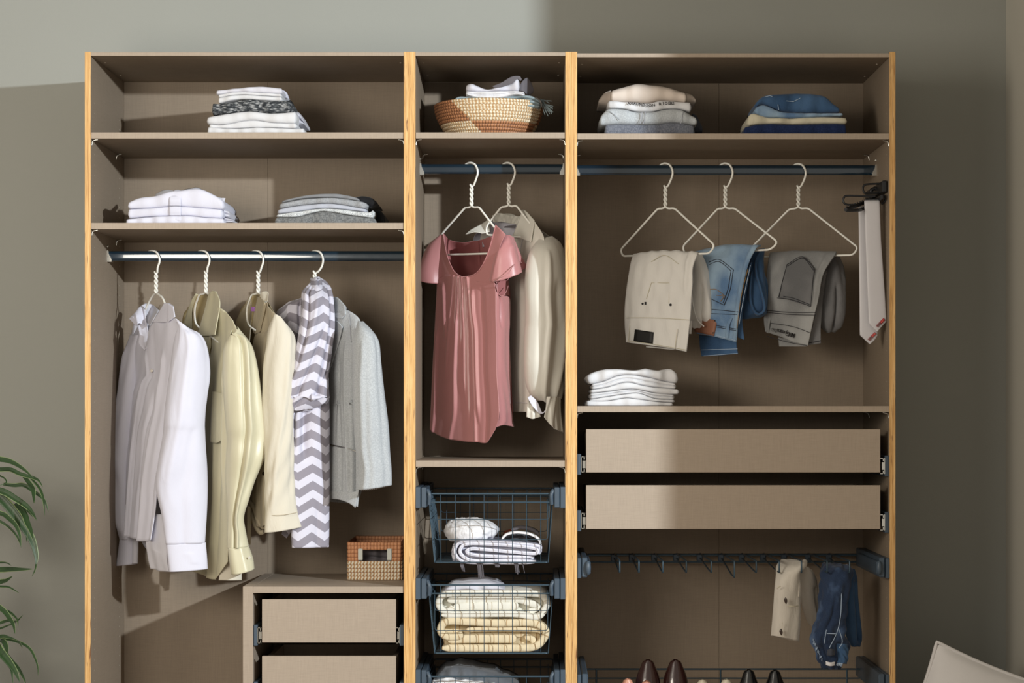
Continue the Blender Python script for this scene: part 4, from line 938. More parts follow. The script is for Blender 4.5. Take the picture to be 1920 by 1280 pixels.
# ---- white shirt
ws = thing('dress_shirt', 'white dress shirt with open stand-up collar, leftmost garment on the left rail', 'shirt', W(300, 1060, .25), None)
sheet('shirt_back', [[(250, 600, .42), (290, 598, .40), (330, 600, .28)], [(240, 680, .44), (290, 680, .42), (345, 660, .26)], [(236, 850, .44), (290, 850, .42), (320, 850, .24)], [(262, 1000, .42), (300, 1030, .36), (322, 1010, .22)], [(276, 1030, .38), (300, 1066, .32), (320, 1070, .22)]], 'cool_white', ws, 30, 50, wr=(.003, 12, 1, 2))
sheet('far_front', [[z1(190, 330, .40), z1(235, 400, .36), z1(262, 530, .31)], [z1(135, 460, .44), z1(200, 560, .38), z1(275, 690, .30)], [z1(118, 700, .45), z1(190, 760, .39), z1(262, 800, .31)], [z1(100, 950, .45), z1(150, 950, .40), z1(215, 960, .32)], [z2(60, 100, .45), z2(110, 100, .40), z2(150, 120, .33)], [z2(75, 560, .44), z2(90, 600, .40), z2(110, 700, .34)]], 'white_cotton', ws, 34, 60, wr=(.003, 10, 1, 4))
sleeve('far_sleeve', [(z1(150, 400, .43), z1(215, 400, .38), .02), (z1(118, 620, .455), z1(200, 620, .40), .06), (z2(60, 60, .46), z2(130, 60, .40), .08), (z2(48, 400, .46), z2(110, 400, .40), .07), (z2(45, 760, .45), z2(110, 760, .40), .05), (z2(60, 900, .45), z2(140, 900, .41), .04)], 'white_cotton', ws, folds=((.2, .1, .25, .9, .006, .04),), wr=(.002, 14, 2, 9))
sleeve('cuff', [(z2(62, 880, .45), z2(150, 880, .41), .04), (z2(48, 1000, .45), z2(148, 1000, .41), .045), (z2(32, 1112, .45), z2(146, 1100, .41), .05)], 'white_cotton', ws, nv=20)
sleeve('cuff', [(z2(146, 890, .43), z2(176, 885, .40), .02), (z2(146, 1040, .43), z2(172, 1030, .40), .02), (z2(150, 1098, .43), z2(168, 1092, .40), .02)], 'cool_white', ws, nv=16)
sheet('near_front', [
    [z1(285, 400, .31), z1(330, 292, .25), z1(430, 270, .18), z1(515, 262, .13)],
    [z1(262, 530, .31), z1(360, 500, .24), z1(440, 440, .17), z1(560, 372, .115)],
    [z1(275, 640, .31), z1(370, 620, .24), z1(450, 600, .17), z1(545, 560, .11)],
    [z1(283, 745, .31), z1(370, 740, .24), z1(440, 740, .17), z1(520, 740, .11)],
    [z1(235, 830, .32), z1(330, 850, .245), z1(420, 870, .175), z1(505, 900, .11)],
    [z1(190, 1040, .33), z1(290, 1050, .25), z1(390, 1060, .18), z1(490, 1060, .11)],
    [z2(150, 60, .33), z2(220, 60, .26), z2(320, 60, .18), z2(420, 60, .12)],
    [z2(118, 400, .335), z2(190, 400, .27), z2(260, 400, .19), z2(350, 400, .13)],
    [z2(100, 640, .34), z2(170, 640, .27), z2(240, 640, .20), z2(330, 640, .14)],
    [z2(84, 875, .34), z2(150, 893, .28), z2(212, 914, .215), z2(290, 905, .15)]], 'white_cotton', ws, 60, 110,
    folds=((.02, .1, .02, 1, .007, .03), (.13, .3, .13, 1, -.006, .03), (.55, .15, .62, 1, .010, .05), (.80, .25, .86, 1, -.012, .05), (.38, .45, .40, 1, -.008, .035), (.95, .1, .95, .6, -.01, .04)), wr=(.0022, 12, 1.5, 5))
sheet('shirt_tail', [[z2(255, 700, .20), z2(320, 700, .17), z2(400, 700, .14)], [z2(250, 900, .20), z2(320, 950, .17), z2(415, 950, .14)], [z2(268, 1030, .20), z2(330, 1010, .165), z2(420, 1060, .14)], [z2(290, 1132, .20), z2(360, 1152, .17), z2(432, 1158, .14)]], 'cool_white', ws, 30, 30, wr=(.002, 16, 2, 6))
sleeve('near_sleeve', [
    (z1(520, 258, .12), z1(548, 285, .12), .02), (z1(556, 335, .115), z1(640, 372, .14), .05), (z1(558, 400, .105), z1(700, 425, .16), .08), (z1(545, 520, .10), z1(735, 520, .18), .10),
    (z1(515, 700, .10), z1(757, 700, .19), .11), (z1(478, 930, .10), z1(748, 930, .19), .11), (z1(448, 1150, .10), z1(745, 1150, .19), .11), (z2(400, 60, .11), z2(708, 60, .19), .11),
    (z2(350, 300, .11), z2(733, 300, .19), .10), (z2(330, 480, .12), z2(740, 480, .18), .09), (z2(378, 710, .12), z2(733, 710, .17), .07), (z2(412, 940, .12), z2(724, 928, .16), .05)], 'white_cotton', ws, 72, 130, power=.9,
    folds=((.10, .1, .16, .9, .005, .03), (.34, .05, .40, .5, .006, .03), (.26, .55, .22, 1, -.004, .025)), wr=(.0016, 12, 1.2, 7))
sleeve('cuff', [(z2(412, 938, .12), z2(727, 924, .16), .046), (z2(425, 1050, .12), z2(736, 1030, .16), .046), (z2(436, 1158, .12), z2(743, 1134, .16), .05)], 'white_cotton', ws, 60, 24, power=.9, folds=((.25, .3, .3, .8, .003, .03),))
# collar
sheet('collar', [[z1(425, 130, .20), z1(465, 128, .18), z1(503, 155, .15)], [z1(380, 205, .22), z1(440, 210, .18), z1(512, 215, .14)], [z1(328, 290, .24), z1(400, 294, .19), z1(460, 290, .155), z1(518, 245, .125)][:3]], 'white_cotton', ws, 24, 20, lv=True, solid=.0025)
sheet('collar', [[z1(460, 130, .165), z1(505, 160, .14)], [z1(458, 292, .15), z1(518, 245, .122)]], 'white_cotton', ws, 10, 16, solid=.0025)
sheet('collar', [[z1(182, 205, .36), z1(215, 160, .37), z1(262, 132, .38)], [z1(125, 262, .33), z1(190, 235, .335), z1(250, 230, .35)], [z1(185, 325, .31), z1(210, 300, .32), z1(252, 320, .33)]], 'white_cotton', ws, 22, 20, lv=True, solid=.0025)
sheet('collar_stand', [[z1(262, 132, .38), z1(320, 140, .40), z1(382, 190, .33)], [z1(255, 200, .36), z1(310, 220, .38), z1(345, 250, .28)], [z1(262, 290, .35), z1(290, 310, .33), z1(300, 330, .30)]], 'cool_white', ws, 24, 24)
sheet('front_facing', [[z1(240, 150, .37), z1(262, 190, .35)], [z1(200, 300, .34), z1(282, 340, .325)], [z1(212, 400, .335), z1(298, 430, .315)], [z1(205, 470, .335), z1(290, 470, .31)], [z1(252, 532, .32), z1(266, 520, .305)]], 'white_cotton', ws, 16, 40, solid=.002, wr=(.003, 20, 6, 3))
sheet('placket', [[z1(300, 330, .285), z1(345, 305, .255)], [z1(285, 400, .298), z1(320, 400, .276)], [z1(290, 450, .298), z1(312, 460, .283)], [z1(262, 528, .303), z1(300, 500, .283)]], 'white_cotton', ws, 10, 30, solid=.002)
for (x, y) in ((318, 708), (303, 965)): disc('button', W(*z1(x, y, .268)), .0052, .002, 'button_pearl', ws, (-.6, -1, 0))

# ---- olive satin shirt
os_ = thing('satin_shirt', 'pale olive satin shirt hanging right of the white shirt', 'shirt', W(400, 1085, .25))
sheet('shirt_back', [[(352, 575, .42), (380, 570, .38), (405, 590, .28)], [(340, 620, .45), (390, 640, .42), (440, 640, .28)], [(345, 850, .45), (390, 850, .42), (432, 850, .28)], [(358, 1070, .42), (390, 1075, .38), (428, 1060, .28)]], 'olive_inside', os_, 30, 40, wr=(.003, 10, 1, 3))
sheet('far_front', [[z1(700, 42, .40), z1(672, 80, .405), z1(640, 150, .41)], [z1(668, 180, .385), z1(630, 230, .40), z1(590, 300, .42)], [z1(670, 400, .37), z1(620, 420, .40), z1(560, 380, .44)], [z1(760, 720, .36), z1(660, 760, .40), z1(560, 700, .44)], [z1(760, 1270, .36), z1(660, 1270, .40), z1(560, 1270, .44)], [z2(640, 1100, .36), z2(600, 1100, .38), z2(560, 1050, .42)]], 'olive_satin', os_, 24, 60)
sheet('near_front', [
    [z1(880, 180, .20), z1(900, 165, .185), z1(960, 215, .16), z1(1015, 270, .135)],
    [z1(840, 405, .26), z1(900, 390, .22), z1(960, 380, .17), z1(1060, 400, .12)],
    [z1(830, 520, .27), z1(890, 520, .225), z1(950, 500, .17), z1(1010, 470, .12)],
    [z1(795, 660, .29), z1(860, 650, .24), z1(930, 640, .18), z1(1000, 640, .12)],
    [z1(762, 730, .31), z1(840, 760, .26), z1(910, 780, .19), z1(995, 800, .12)],
    [z1(750, 1000, .32), z1(830, 1000, .26), z1(910, 1000, .19), z1(1000, 1000, .12)],
    [z2(700, 100, .32), z2(780, 100, .26), z2(850, 100, .19), z2(935, 100, .12)],
    [z2(690, 600, .32), z2(770, 600, .26), z2(840, 600, .19), z2(920, 600, .13)],
    [z2(640, 1000, .32), z2(740, 1000, .26), z2(820, 1000, .2), z2(905, 900, .14)],
    [z2(610, 1150, .32), z2(720, 1190, .26), z2(805, 1215, .205), z2(900, 1080, .15)]], 'olive_satin', os_, 60, 110,
    folds=((.62, .25, .60, 1, -.012, .05), (.80, .2, .78, .8, .010, .05), (.45, .5, .45, 1, .008, .05), (.95, .35, .75, .55, -.006, .03), (.98, .38, .80, .62, .006, .025), (.92, .1, .90, .5, -.008, .03)), wr=(.0018, 12, 2, 15))
sheet('shirt_tail', [[z2(905, 980, .19), z2(960, 980, .19), z2(1015, 1000, .21)], [z2(850, 1140, .19), z2(940, 1140, .19), z2(1015, 1140, .21)], [z2(832, 1226, .19), z2(930, 1228, .19), z2(1016, 1226, .21)]], 'khaki_light', os_, 20, 20)
sleeve('near_sleeve', [
    (z1(1000, 400, .12), z1(1050, 330, .14), .02), (z1(1010, 430, .11), z1(1098, 440, .16), .06), (z1(1000, 520, .10), z1(1125, 540, .18), .09), (z1(992, 740, .10), z1(1168, 740, .19), .11),
    (z1(992, 980, .10), z1(1215, 980, .19), .12), (z2(932, 0, .10), z2(1175, 0, .2), .12), (z2(930, 110, .11), z2(1192, 110, .2), .12), (z2(922, 250, .11), z2(1166, 250, .19), .12), (z2(918, 420, .12), z2(1092, 420, .18), .10),
    (z2(916, 600, .12), z2(1056, 580, .16), .07), (z2(914, 740, .12), z2(1020, 720, .15), .05), (z2(914, 860, .12), z2(1035, 850, .16), .05), (z2(914, 975, .12), z2(1062, 950, .16), .05)], 'olive_satin', os_, 80, 130, power=.9,
    folds=((.17, .02, .17, 1, .013, .018), (.13, .02, .13, 1, -.012, .02), (.24, .1, .24, .75, -.008, .03), (.08, 0, .09, .1, .008, .02)), wr=(.0012, 10, 1, 17))
sleeve('cuff', [(z2(914, 970, .12), z2(1065, 950, .16), .05), (z2(925, 1080, .12), z2(1100, 1050, .16), .055), (z2(940, 1182, .12), z2(1108, 1130, .16), .06)], 'olive_satin', os_, 60, 20, power=.9, folds=((.22, 0, .24, 1, .004, .04),))
disc('button', W(*z2(1078, 1046, .112)), .004, .002, 'button_pearl', os_, (-.2, -1, 0))
sheet('collar', [[z1(805, 45, .26), z1(840, 22, .24), z1(872, 28, .22)], [z1(760, 240, .28), z1(830, 200, .24), z1(905, 150, .185)], [z1(705, 412, .305), z1(790, 410, .255), z1(862, 402, .20)]], 'olive_satin', os_, 26, 30, solid=.0025, wr=(.0015, 14, 4, 5))
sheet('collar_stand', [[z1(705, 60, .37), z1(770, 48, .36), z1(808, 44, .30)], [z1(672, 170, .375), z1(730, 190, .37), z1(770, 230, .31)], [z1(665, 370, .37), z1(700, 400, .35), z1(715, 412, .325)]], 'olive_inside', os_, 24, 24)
sheet('collar', [[z1(695, 45, .385), z1(735, 60, .375)], [z1(655, 120, .385), z1(668, 170, .378)], [z1(595, 310, .40), z1(665, 360, .375)]], 'olive_satin', os_, 12, 24, solid=.002)
sheet('front_facing', [[z1(708, 420, .30), z1(830, 412, .262)], [z1(740, 505, .305), z1(820, 500, .27)], [z1(800, 575, .29), z1(808, 580, .28)], [z1(780, 690, .30), z1(790, 660, .295)]], 'olive_satin', os_, 14, 24, solid=.002, wr=(.003, 40, 3, 8))
sheet('pocket', [[z1(836, 885, .232), z1(880, 890, .20), z1(920, 902, .175)], [z1(825, 1150, .236), z1(870, 1150, .20), z1(912, 1150, .178)], [z2(765, 120, .238), z2(810, 130, .205), z2(850, 110, .182)]], 'olive_satin', os_, 16, 24, solid=.002)
for z_, x, y in ((z1, 762, 1062), (z2, 720, 125)): disc('button', W(*z_(x, y, .29)), .0052, .002, 'button_pearl', os_, (-.6, -1, 0))

# ---- khaki linen shirt
ks = thing('linen_shirt', 'khaki linen shirt with tie waist between the olive shirt and the chevron scarf', 'shirt', W(510, 999, .25))
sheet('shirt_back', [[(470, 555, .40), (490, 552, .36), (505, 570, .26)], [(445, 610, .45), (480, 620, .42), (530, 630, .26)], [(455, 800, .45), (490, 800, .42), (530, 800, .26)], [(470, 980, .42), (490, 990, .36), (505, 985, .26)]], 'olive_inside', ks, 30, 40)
sheet('far_front', [[z3(195, 258, .37), z3(170, 300, .38), z3(140, 360, .39)], [z3(205, 400, .36), z3(150, 430, .39), z3(65, 505, .43)], [z3(190, 620, .35), z3(130, 640, .39), z3(70, 650, .44)], [z3(180, 900, .34), z3(150, 900, .39), z3(100, 900, .44)], [z4(200, 400, .34), z4(150, 400, .38), z4(100, 400, .44)], [z4(180, 800, .34), z4(150, 800, .38), z4(120, 780, .42)]], 'khaki_linen', ks, 24, 50, wr=(.002, 14, 2, 3))
sheet('near_front', [
    [z3(325, 340, .20), z3(340, 330, .19), z3(380, 385, .16), z3(425, 440, .13)],
    [z3(290, 600, .27), z3(340, 560, .23), z3(390, 540, .17), z3(440, 530, .12)],
    [z3(235, 640, .30), z3(300, 650, .24), z3(370, 660, .18), z3(430, 700, .12)],
    [z3(200, 900, .32), z3(270, 900, .25), z3(340, 900, .19), z3(405, 900, .12)],
    [z3(215, 1270, .32), z3(280, 1270, .25), z3(330, 1270, .19), z3(390, 1270, .12)],
    [z4(235, 330, .32), z4(255, 330, .25), z4(270, 330, .19), z4(290, 330, .13)],
    [z4(170, 600, .33), z4(210, 600, .26), z4(245, 600, .2), z4(282, 600, .14)],
    [z4(140, 790, .33), z4(190, 830, .27), z4(235, 870, .21), z4(280, 900, .15)],
    [z4(150, 800, .33), z4(200, 960, .27), z4(235, 990, .22), z4(275, 975, .16)]], 'khaki_linen', ks, 50, 90,
    folds=((.75, .2, .80, .9, -.010, .05), (.5, .3, .5, 1, .006, .06), (.35, .65, .4, 1, -.006, .04)), wr=(.0025, 14, 3, 25))
sleeve('near_sleeve', [
    (z3(425, 440, .12), z3(475, 520, .14), .03), (z3(435, 560, .11), z3(520, 680, .18), .08), (z3(425, 720, .10), z3(530, 850, .18), .09), (z3(400, 950, .10), z3(530, 1000, .18), .10),
    (z3(380, 1270, .10), z3(528, 1270, .18), .10), (z4(296, 250, .11), z4(435, 250, .18), .10), (z4(284, 430, .11), z4(458, 430, .17), .09), (z4(276, 700, .12), z4(482, 690, .17), .08), (z4(272, 900, .12), z4(520, 880, .17), .07), (z4(274, 1033, .12), z4(546, 985, .17), .07)], 'khaki_light', ks, 64, 110, power=.9,
    folds=((.18, .1, .12, .9, .006, .03), (.36, .1, .30, .9, -.004, .03)), wr=(.0022, 14, 3, 27))
tubes('cuff_seam', [curve_on([z4(276, 905, .115), z4(400, 900, .10), z4(515, 880, .13)], 20, .004)], .0008, 'khaki_linen', ks)
sheet('collar', [[z3(322, 330, .20), z3(345, 325, .19)], [z3(290, 450, .24), z3(320, 440, .21)], [z3(235, 625, .29), z3(285, 600, .26)]], 'khaki_linen', ks, 12, 30, solid=.0025)
sheet('collar_leaf', [[z3(265, 275, .30), z3(300, 290, .26), z3(325, 325, .22)], [z3(230, 430, .32), z3(265, 430, .29), z3(300, 430, .25)], [z3(210, 565, .33), z3(235, 615, .31), z3(278, 598, .28)]], 'khaki_linen', ks, 18, 26, solid=.0025)
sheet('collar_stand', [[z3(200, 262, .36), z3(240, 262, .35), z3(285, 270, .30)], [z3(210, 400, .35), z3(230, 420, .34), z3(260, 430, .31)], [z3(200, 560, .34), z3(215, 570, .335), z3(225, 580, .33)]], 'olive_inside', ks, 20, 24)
sheet('sheer_collar', [[z3(280, 262, .27), z3(300, 232, .26), z3(345, 225, .25), z3(362, 240, .24)], [z3(300, 300, .25), z3(320, 318, .24), z3(340, 322, .23), z3(354, 322, .22)]], 'khaki_light', ks, 20, 12, solid=.001)
v, f = box_vf(W(*z3(204, 0, .33))[0], W(*z3(236, 0, .33))[0], .322, .324, W(*z3(0, 412, .33))[2], W(*z3(0, 372, .33))[2]); put('size_label', v, f, 'violet', ks, smooth=False)
sheet('pocket_flap', [[z3(245, 1045, .262), z3(290, 1035, .23), z3(330, 1050, .195)], [z3(240, 1145, .262), z3(290, 1150, .23), z3(332, 1150, .195)]], 'khaki_linen', ks, 12, 8, solid=.002)
disc('button', W(*z3(290, 1100, .222)), .006, .002, 'button_pearl', ks, (-.6, -1, 0)); disc('button', W(*z4(258, 590, .19)), .006, .002, 'button_horn', ks, (-.6, -1, 0))
tubes('tie_belt', [cr(q3([z4(150, 800, .30), z4(190, 850, .26), z4(215, 940, .24), z4(245, 985, .235), z4(268, 985, .235)]), 24), cr(q3([z4(160, 810, .32), z4(175, 900, .28), z4(200, 985, .26), z4(230, 1030, .25), z4(258, 1025, .245)]), 24)], .008, 'khaki_linen', ks, seg=8)
sheet('tie_end', [[z4(135, 830, .27), z4(160, 835, .27)], [z4(132, 1000, .27), z4(162, 1000, .27)], [z4(132, 1118, .27), z4(160, 1125, .27)]], 'khaki_linen', ks, 6, 24, solid=.003)

# ---- grey blazer
bz = thing('blazer', 'light heather grey jersey blazer, rightmost garment on the left rail', 'blazer', W(670, 950, .25))
sheet('blazer_back', [[(560, 600, .44), (610, 560, .34), (650, 575, .26)], [(545, 650, .46), (610, 660, .42), (690, 640, .28)], [(545, 850, .46), (610, 850, .42), (690, 850, .28)], [(560, 940, .46), (610, 940, .42), (672, 945, .28)]], 'grey_tee', bz, 40, 50)
sheet('near_front', [
    [z3(945, 440, .22), z3(1010, 420, .19), z3(1080, 400, .17), z3(1160, 440, .15), z3(1210, 490, .14)],
    [z3(940, 640, .24), z3(1010, 640, .20), z3(1080, 640, .17), z3(1140, 620, .14), z3(1178, 620, .13)],
    [z3(925, 960, .25), z3(1000, 960, .20), z3(1070, 950, .17), z3(1130, 930, .15), z3(1165, 900, .13)],
    [z3(920, 1250, .25), z3(990, 1250, .20), z3(1070, 1250, .17), z3(1120, 1250, .15), z3(1160, 1250, .13)],
    [z4(752, 100, .25), z4(810, 100, .20), z4(870, 100, .17), z4(920, 100, .15), z4(950, 100, .14)],
    [z4(752, 420, .25), z4(820, 420, .20), z4(880, 420, .17), z4(930, 420, .155), z4(965, 430, .15)],
    [z4(752, 700, .24), z4(820, 700, .20), z4(880, 705, .17), z4(930, 715, .16), z4(972, 720, .155)],
    [z4(752, 780, .24), z4(820, 783, .20), z4(870, 800, .175), z4(920, 820, .165), z4(965, 840, .16)]], 'heather_grey', bz, 60, 90,
    folds=((.78, .1, .80, 1, -.014, .06), (.5, .15, .55, .9, .008, .06), (.3, .2, .3, 1, -.005, .05)), wr=(.0015, 10, 1, 33))
sheet('hem_band', [[z4(752, 716, .236), z4(830, 720, .194), z4(900, 728, .166), z4(972, 722, .150)], [z4(752, 780, .236), z4(830, 786, .194), z4(900, 812, .168), z4(945, 846, .158), ]], 'heather_grey', bz, 40, 12, solid=.004)
sleeve('near_sleeve', [
    (z3(1190, 500, .085), z3(1235, 505, .09), .02), (z3(1180, 560, .055), z3(1310, 600, .075), .07), (z3(1168, 680, .035), z3(1348, 700, .075), .10), (z3(1165, 850, .035), z3(1370, 850, .075), .11), (z3(1155, 1050, .035), z3(1400, 1050, .075), .11),
    (z4(940, 0, .035), z4(1150, 0, .075), .11), (z4(945, 250, .035), z4(1180, 250, .075), .11), (z4(955, 420, .040), z4(1194, 420, .075), .10), (z4(975, 560, .040), z4(1206, 560, .075), .10), (z4(962, 712, .040), z4(1212, 672, .075), .10)], 'heather_grey', bz, 72, 110, power=.9,
    folds=((.10, .2, .12, 1, .006, .03), (.30, .15, .33, 1, -.006, .04), (.2, .5, .2, 1, .004, .03)), wr=(.0015, 10, 1, 35))
sheet('cuff_lining', [[z4(975, 712, .04), z4(1050, 690, .015), z4(1120, 672, .02), z4(1205, 678, .06)], [z4(985, 716, .09), z4(1070, 712, .10), z4(1130, 700, .10), z4(1205, 682, .10)]], 'ticking', bz, 30, 10, solid=.001)
sheet('lapel', [[z3(950, 282, .23), z3(1000, 285, .21), z3(1072, 362, .175)], [z3(948, 400, .225), z3(1000, 420, .20), z3(1072, 440, .17)], [z3(945, 470, .222), z3(980, 470, .205), z3(1040, 480, .178)]], 'heather_grey', bz, 22, 24, solid=.004)
sheet('lapel', [[z3(948, 480, .222), z3(1000, 500, .20), z3(1045, 555, .172)], [z3(940, 700, .23), z3(975, 700, .21), z3(1010, 700, .19)], [z3(918, 980, .242), z3(925, 960, .238), z3(938, 930, .232)]], 'heather_grey', bz, 22, 36, solid=.004)
tubes('seam', [curve_on([z3(1078, 370, .165), z3(1110, 500, .155), z3(1125, 700, .15)], 20, .004)], .0009, 'grey_tee', bz)
tubes('seam', [curve_on([z4(812, 40, .20), z4(798, 200, .203), z4(788, 365, .21)], 20, .004)], .0009, 'grey_tee', bz)
tubes('pocket_zip', [curve_on([z4(756, 374, .245), z4(800, 382, .208), z4(880, 400, .166), z4(962, 428, .146)], 30, .004)], .0022, 'chrome', bz)
v, f = box_vf(W(*z4(768, 0, .22))[0], W(*z4(786, 0, .22))[0], .226, .230, W(*z4(0, 390, .22))[2], W(*z4(0, 376, .22))[2], .001); put('zip_pull', v, f, 'button_horn', bz, smooth=False)

# ---- chevron scarf
sc_t = thing('scarf', 'grey and white chevron scarf looped round the hanger neck beside the blazer', 'scarf', W(585, 1026, .15))
sheet('shoulder_drape', [
    [z3(700, 270, .27), z3(640, 300, .26), z3(560, 320, .27), z3(520, 345, .29)][::-1],
    [z3(665, 320, .24), z3(600, 360, .235), z3(520, 400, .25), z3(435, 425, .28)][::-1],
    [z3(660, 560, .22), z3(600, 560, .22), z3(540, 560, .235), z3(480, 540, .26)][::-1],
    [z3(640, 800, .21), z3(600, 800, .215), z3(560, 800, .23), z3(515, 760, .25)][::-1],
    [z3(600, 1000, .21), z3(580, 1000, .22), z3(550, 1010, .23), z3(525, 1000, .25)][::-1]], 'chevron_shift', sc_t, 44, 70, folds=((.45, .1, .5, .9, .006, .08), (.9, .2, .95, 1, -.010, .07)), wr=(.002, 14, 2, 41), solid=.002)
sleeve('main_strand', [
    (z3(752, 105, .26), z3(825, 100, .26), .02), (z3(765, 150, .22), z3(862, 150, .25), .05), (z3(700, 230, .17), z3(908, 240, .22), .07), (z3(690, 330, .15), z3(935, 340, .2), .08), (z3(680, 480, .14), z3(943, 480, .2), .08),
    (z3(655, 640, .13), z3(942, 640, .19), .08), (z3(620, 800, .13), z3(935, 800, .18), .08), (z3(580, 960, .13), z3(912, 960, .18), .08), (z3(545, 1080, .13), z3(915, 1080, .17), .08), (z3(530, 1180, .13), z3(918, 1200, .17), .08),
    (z4(424, 20, .13), z4(745, 20, .17), .08), (z4(424, 88, .14), z4(690, 70, .16), .06), (z4(490, 118, .14), z4(620, 108, .15), .03)], 'chevron', sc_t, 110, 160, power=.85,
    folds=((.06, .05, .10, .6, -.012, .02), (.36, .1, .30, .8, -.014, .018), (.42, .05, .40, .5, .006, .02), (.28, .35, .10, .95, -.012, .018), (.20, .2, .06, .75, .007, .025), (.44, .5, .14, .98, -.010, .02), (.3, .65, .45, .98, .006, .03)), wr=(.0025, 14, 3, 43), solid=.002)
sheet('neck_fold', [[z3(760, 110, .24), z3(800, 95, .225), z3(845, 115, .23)], [z3(740, 200, .19), z3(820, 180, .175), z3(905, 230, .195)], [z3(725, 260, .165), z3(820, 290, .145), z3(905, 250, .185)]], 'chevron', sc_t, 20, 20, folds=((.7, 0, .5, .5, -.006, .06),), solid=.002)
sleeve('hanging_end', [
    (z4(590, 90, .16), z4(748, 0, .19), .03), (z4(470, 120, .16), z4(750, 110, .20), .05), (z4(448, 240, .16), z4(750, 240, .21), .06), (z4(445, 420, .15), z4(748, 420, .21), .06), (z4(462, 600, .15), z4(748, 600, .21), .05),
    (z4(480, 780, .15), z4(748, 780, .20), .04), (z4(466, 960, .15), z4(745, 960, .20), .04), (z4(474, 1146, .15), z4(741, 1140, .20), .035)], 'chevron', sc_t, 90, 130, power=.85,
    folds=((.20, 0, .20, .5, -.022, .03), (.08, 0, .10, .45, -.014, .025), (.27, 0, .30, .8, .006, .03), (.29, .3, .29, 1, -.004, .02)), wr=(.0015, 12, 1, 45), solid=.002)
sheet('second_end', [[z4(420, 850, .19), z4(470, 850, .19)], [z4(400, 1000, .19), z4(470, 1000, .19)], [z4(392, 1045, .19), z4(430, 1075, .19)][:2]], 'chevron', sc_t, 14, 20, solid=.002)

# ---- pink blouse
pb = thing('blouse', 'dusty pink satin blouse with short sleeves on the middle rail', 'blouse', W(880, 828, .25))
def dp(x): # depth of the front panel by zoomed x px
    return .36 - (x - 806) * (.235 / 124)
def pf(z_, x, y, k=0.0):
    q = z_(x, y, 0); return (q[0], q[1], dp(q[0]) + k)
sheet('blouse_back', [
    [z5(258, 345, .385), z5(330, 410, .42), z5(430, 430, .40), z5(600, 412, .34), z5(720, 372, .25)],
    [z5(255, 420, .39), z5(330, 500, .44), z5(430, 520, .43), z5(600, 510, .37), z5(740, 480, .27)],
    [z5(220, 640, .40), z5(330, 650, .46), z5(450, 650, .45), z5(620, 650, .39), z5(850, 640, .26)],
    [z5(200, 900, .40), z5(330, 900, .47), z5(450, 900, .46), z5(700, 900, .38), z5(900, 900, .27)],
    [z6(160, 100, .40), z6(300, 100, .47), z6(450, 100, .46), z6(640, 100, .38), z6(800, 100, .27)],
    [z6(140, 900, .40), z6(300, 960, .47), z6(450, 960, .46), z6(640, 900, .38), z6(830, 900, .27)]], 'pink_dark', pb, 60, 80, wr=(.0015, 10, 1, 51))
rows = [
    ([(258, 345), (262, 400)], None)]
top_n = [(184, 440), (225, 385), (258, 345)]
left_strap = [
    [pf(z5, 185, 438, .01), pf(z5, 225, 390), pf(z5, 262, 345)],
    [pf(z5, 182, 520, .01), pf(z5, 232, 480), pf(z5, 280, 480)],
    [pf(z5, 186, 620, .01), pf(z5, 250, 600), pf(z5, 318, 610)],
    [pf(z5, 196, 710, .01), pf(z5, 280, 690), pf(z5, 368, 704)],
    [pf(z5, 200, 780, .01), pf(z5, 310, 750), pf(z5, 430, 758)]]
sheet('front_strap', left_strap, 'pink_satin', pb, 30, 40)
sheet('front_strap', [
    [pf(z5, 765, 262), pf(z5, 815, 308), pf(z5, 862, 355, .01)],
    [pf(z5, 728, 400), pf(z5, 770, 430), pf(z5, 815, 450, .0)],
    [pf(z5, 692, 530), pf(z5, 745, 550), pf(z5, 792, 560, .0)],
    [pf(z5, 640, 640), pf(z5, 705, 670), pf(z5, 770, 690, .0)],
    [pf(z5, 560, 735), pf(z5, 660, 770), pf(z5, 750, 790, .0)],
    [pf(z5, 430, 760), pf(z5, 600, 810), pf(z5, 748, 815, .0)]], 'pink_satin', pb, 30, 50)
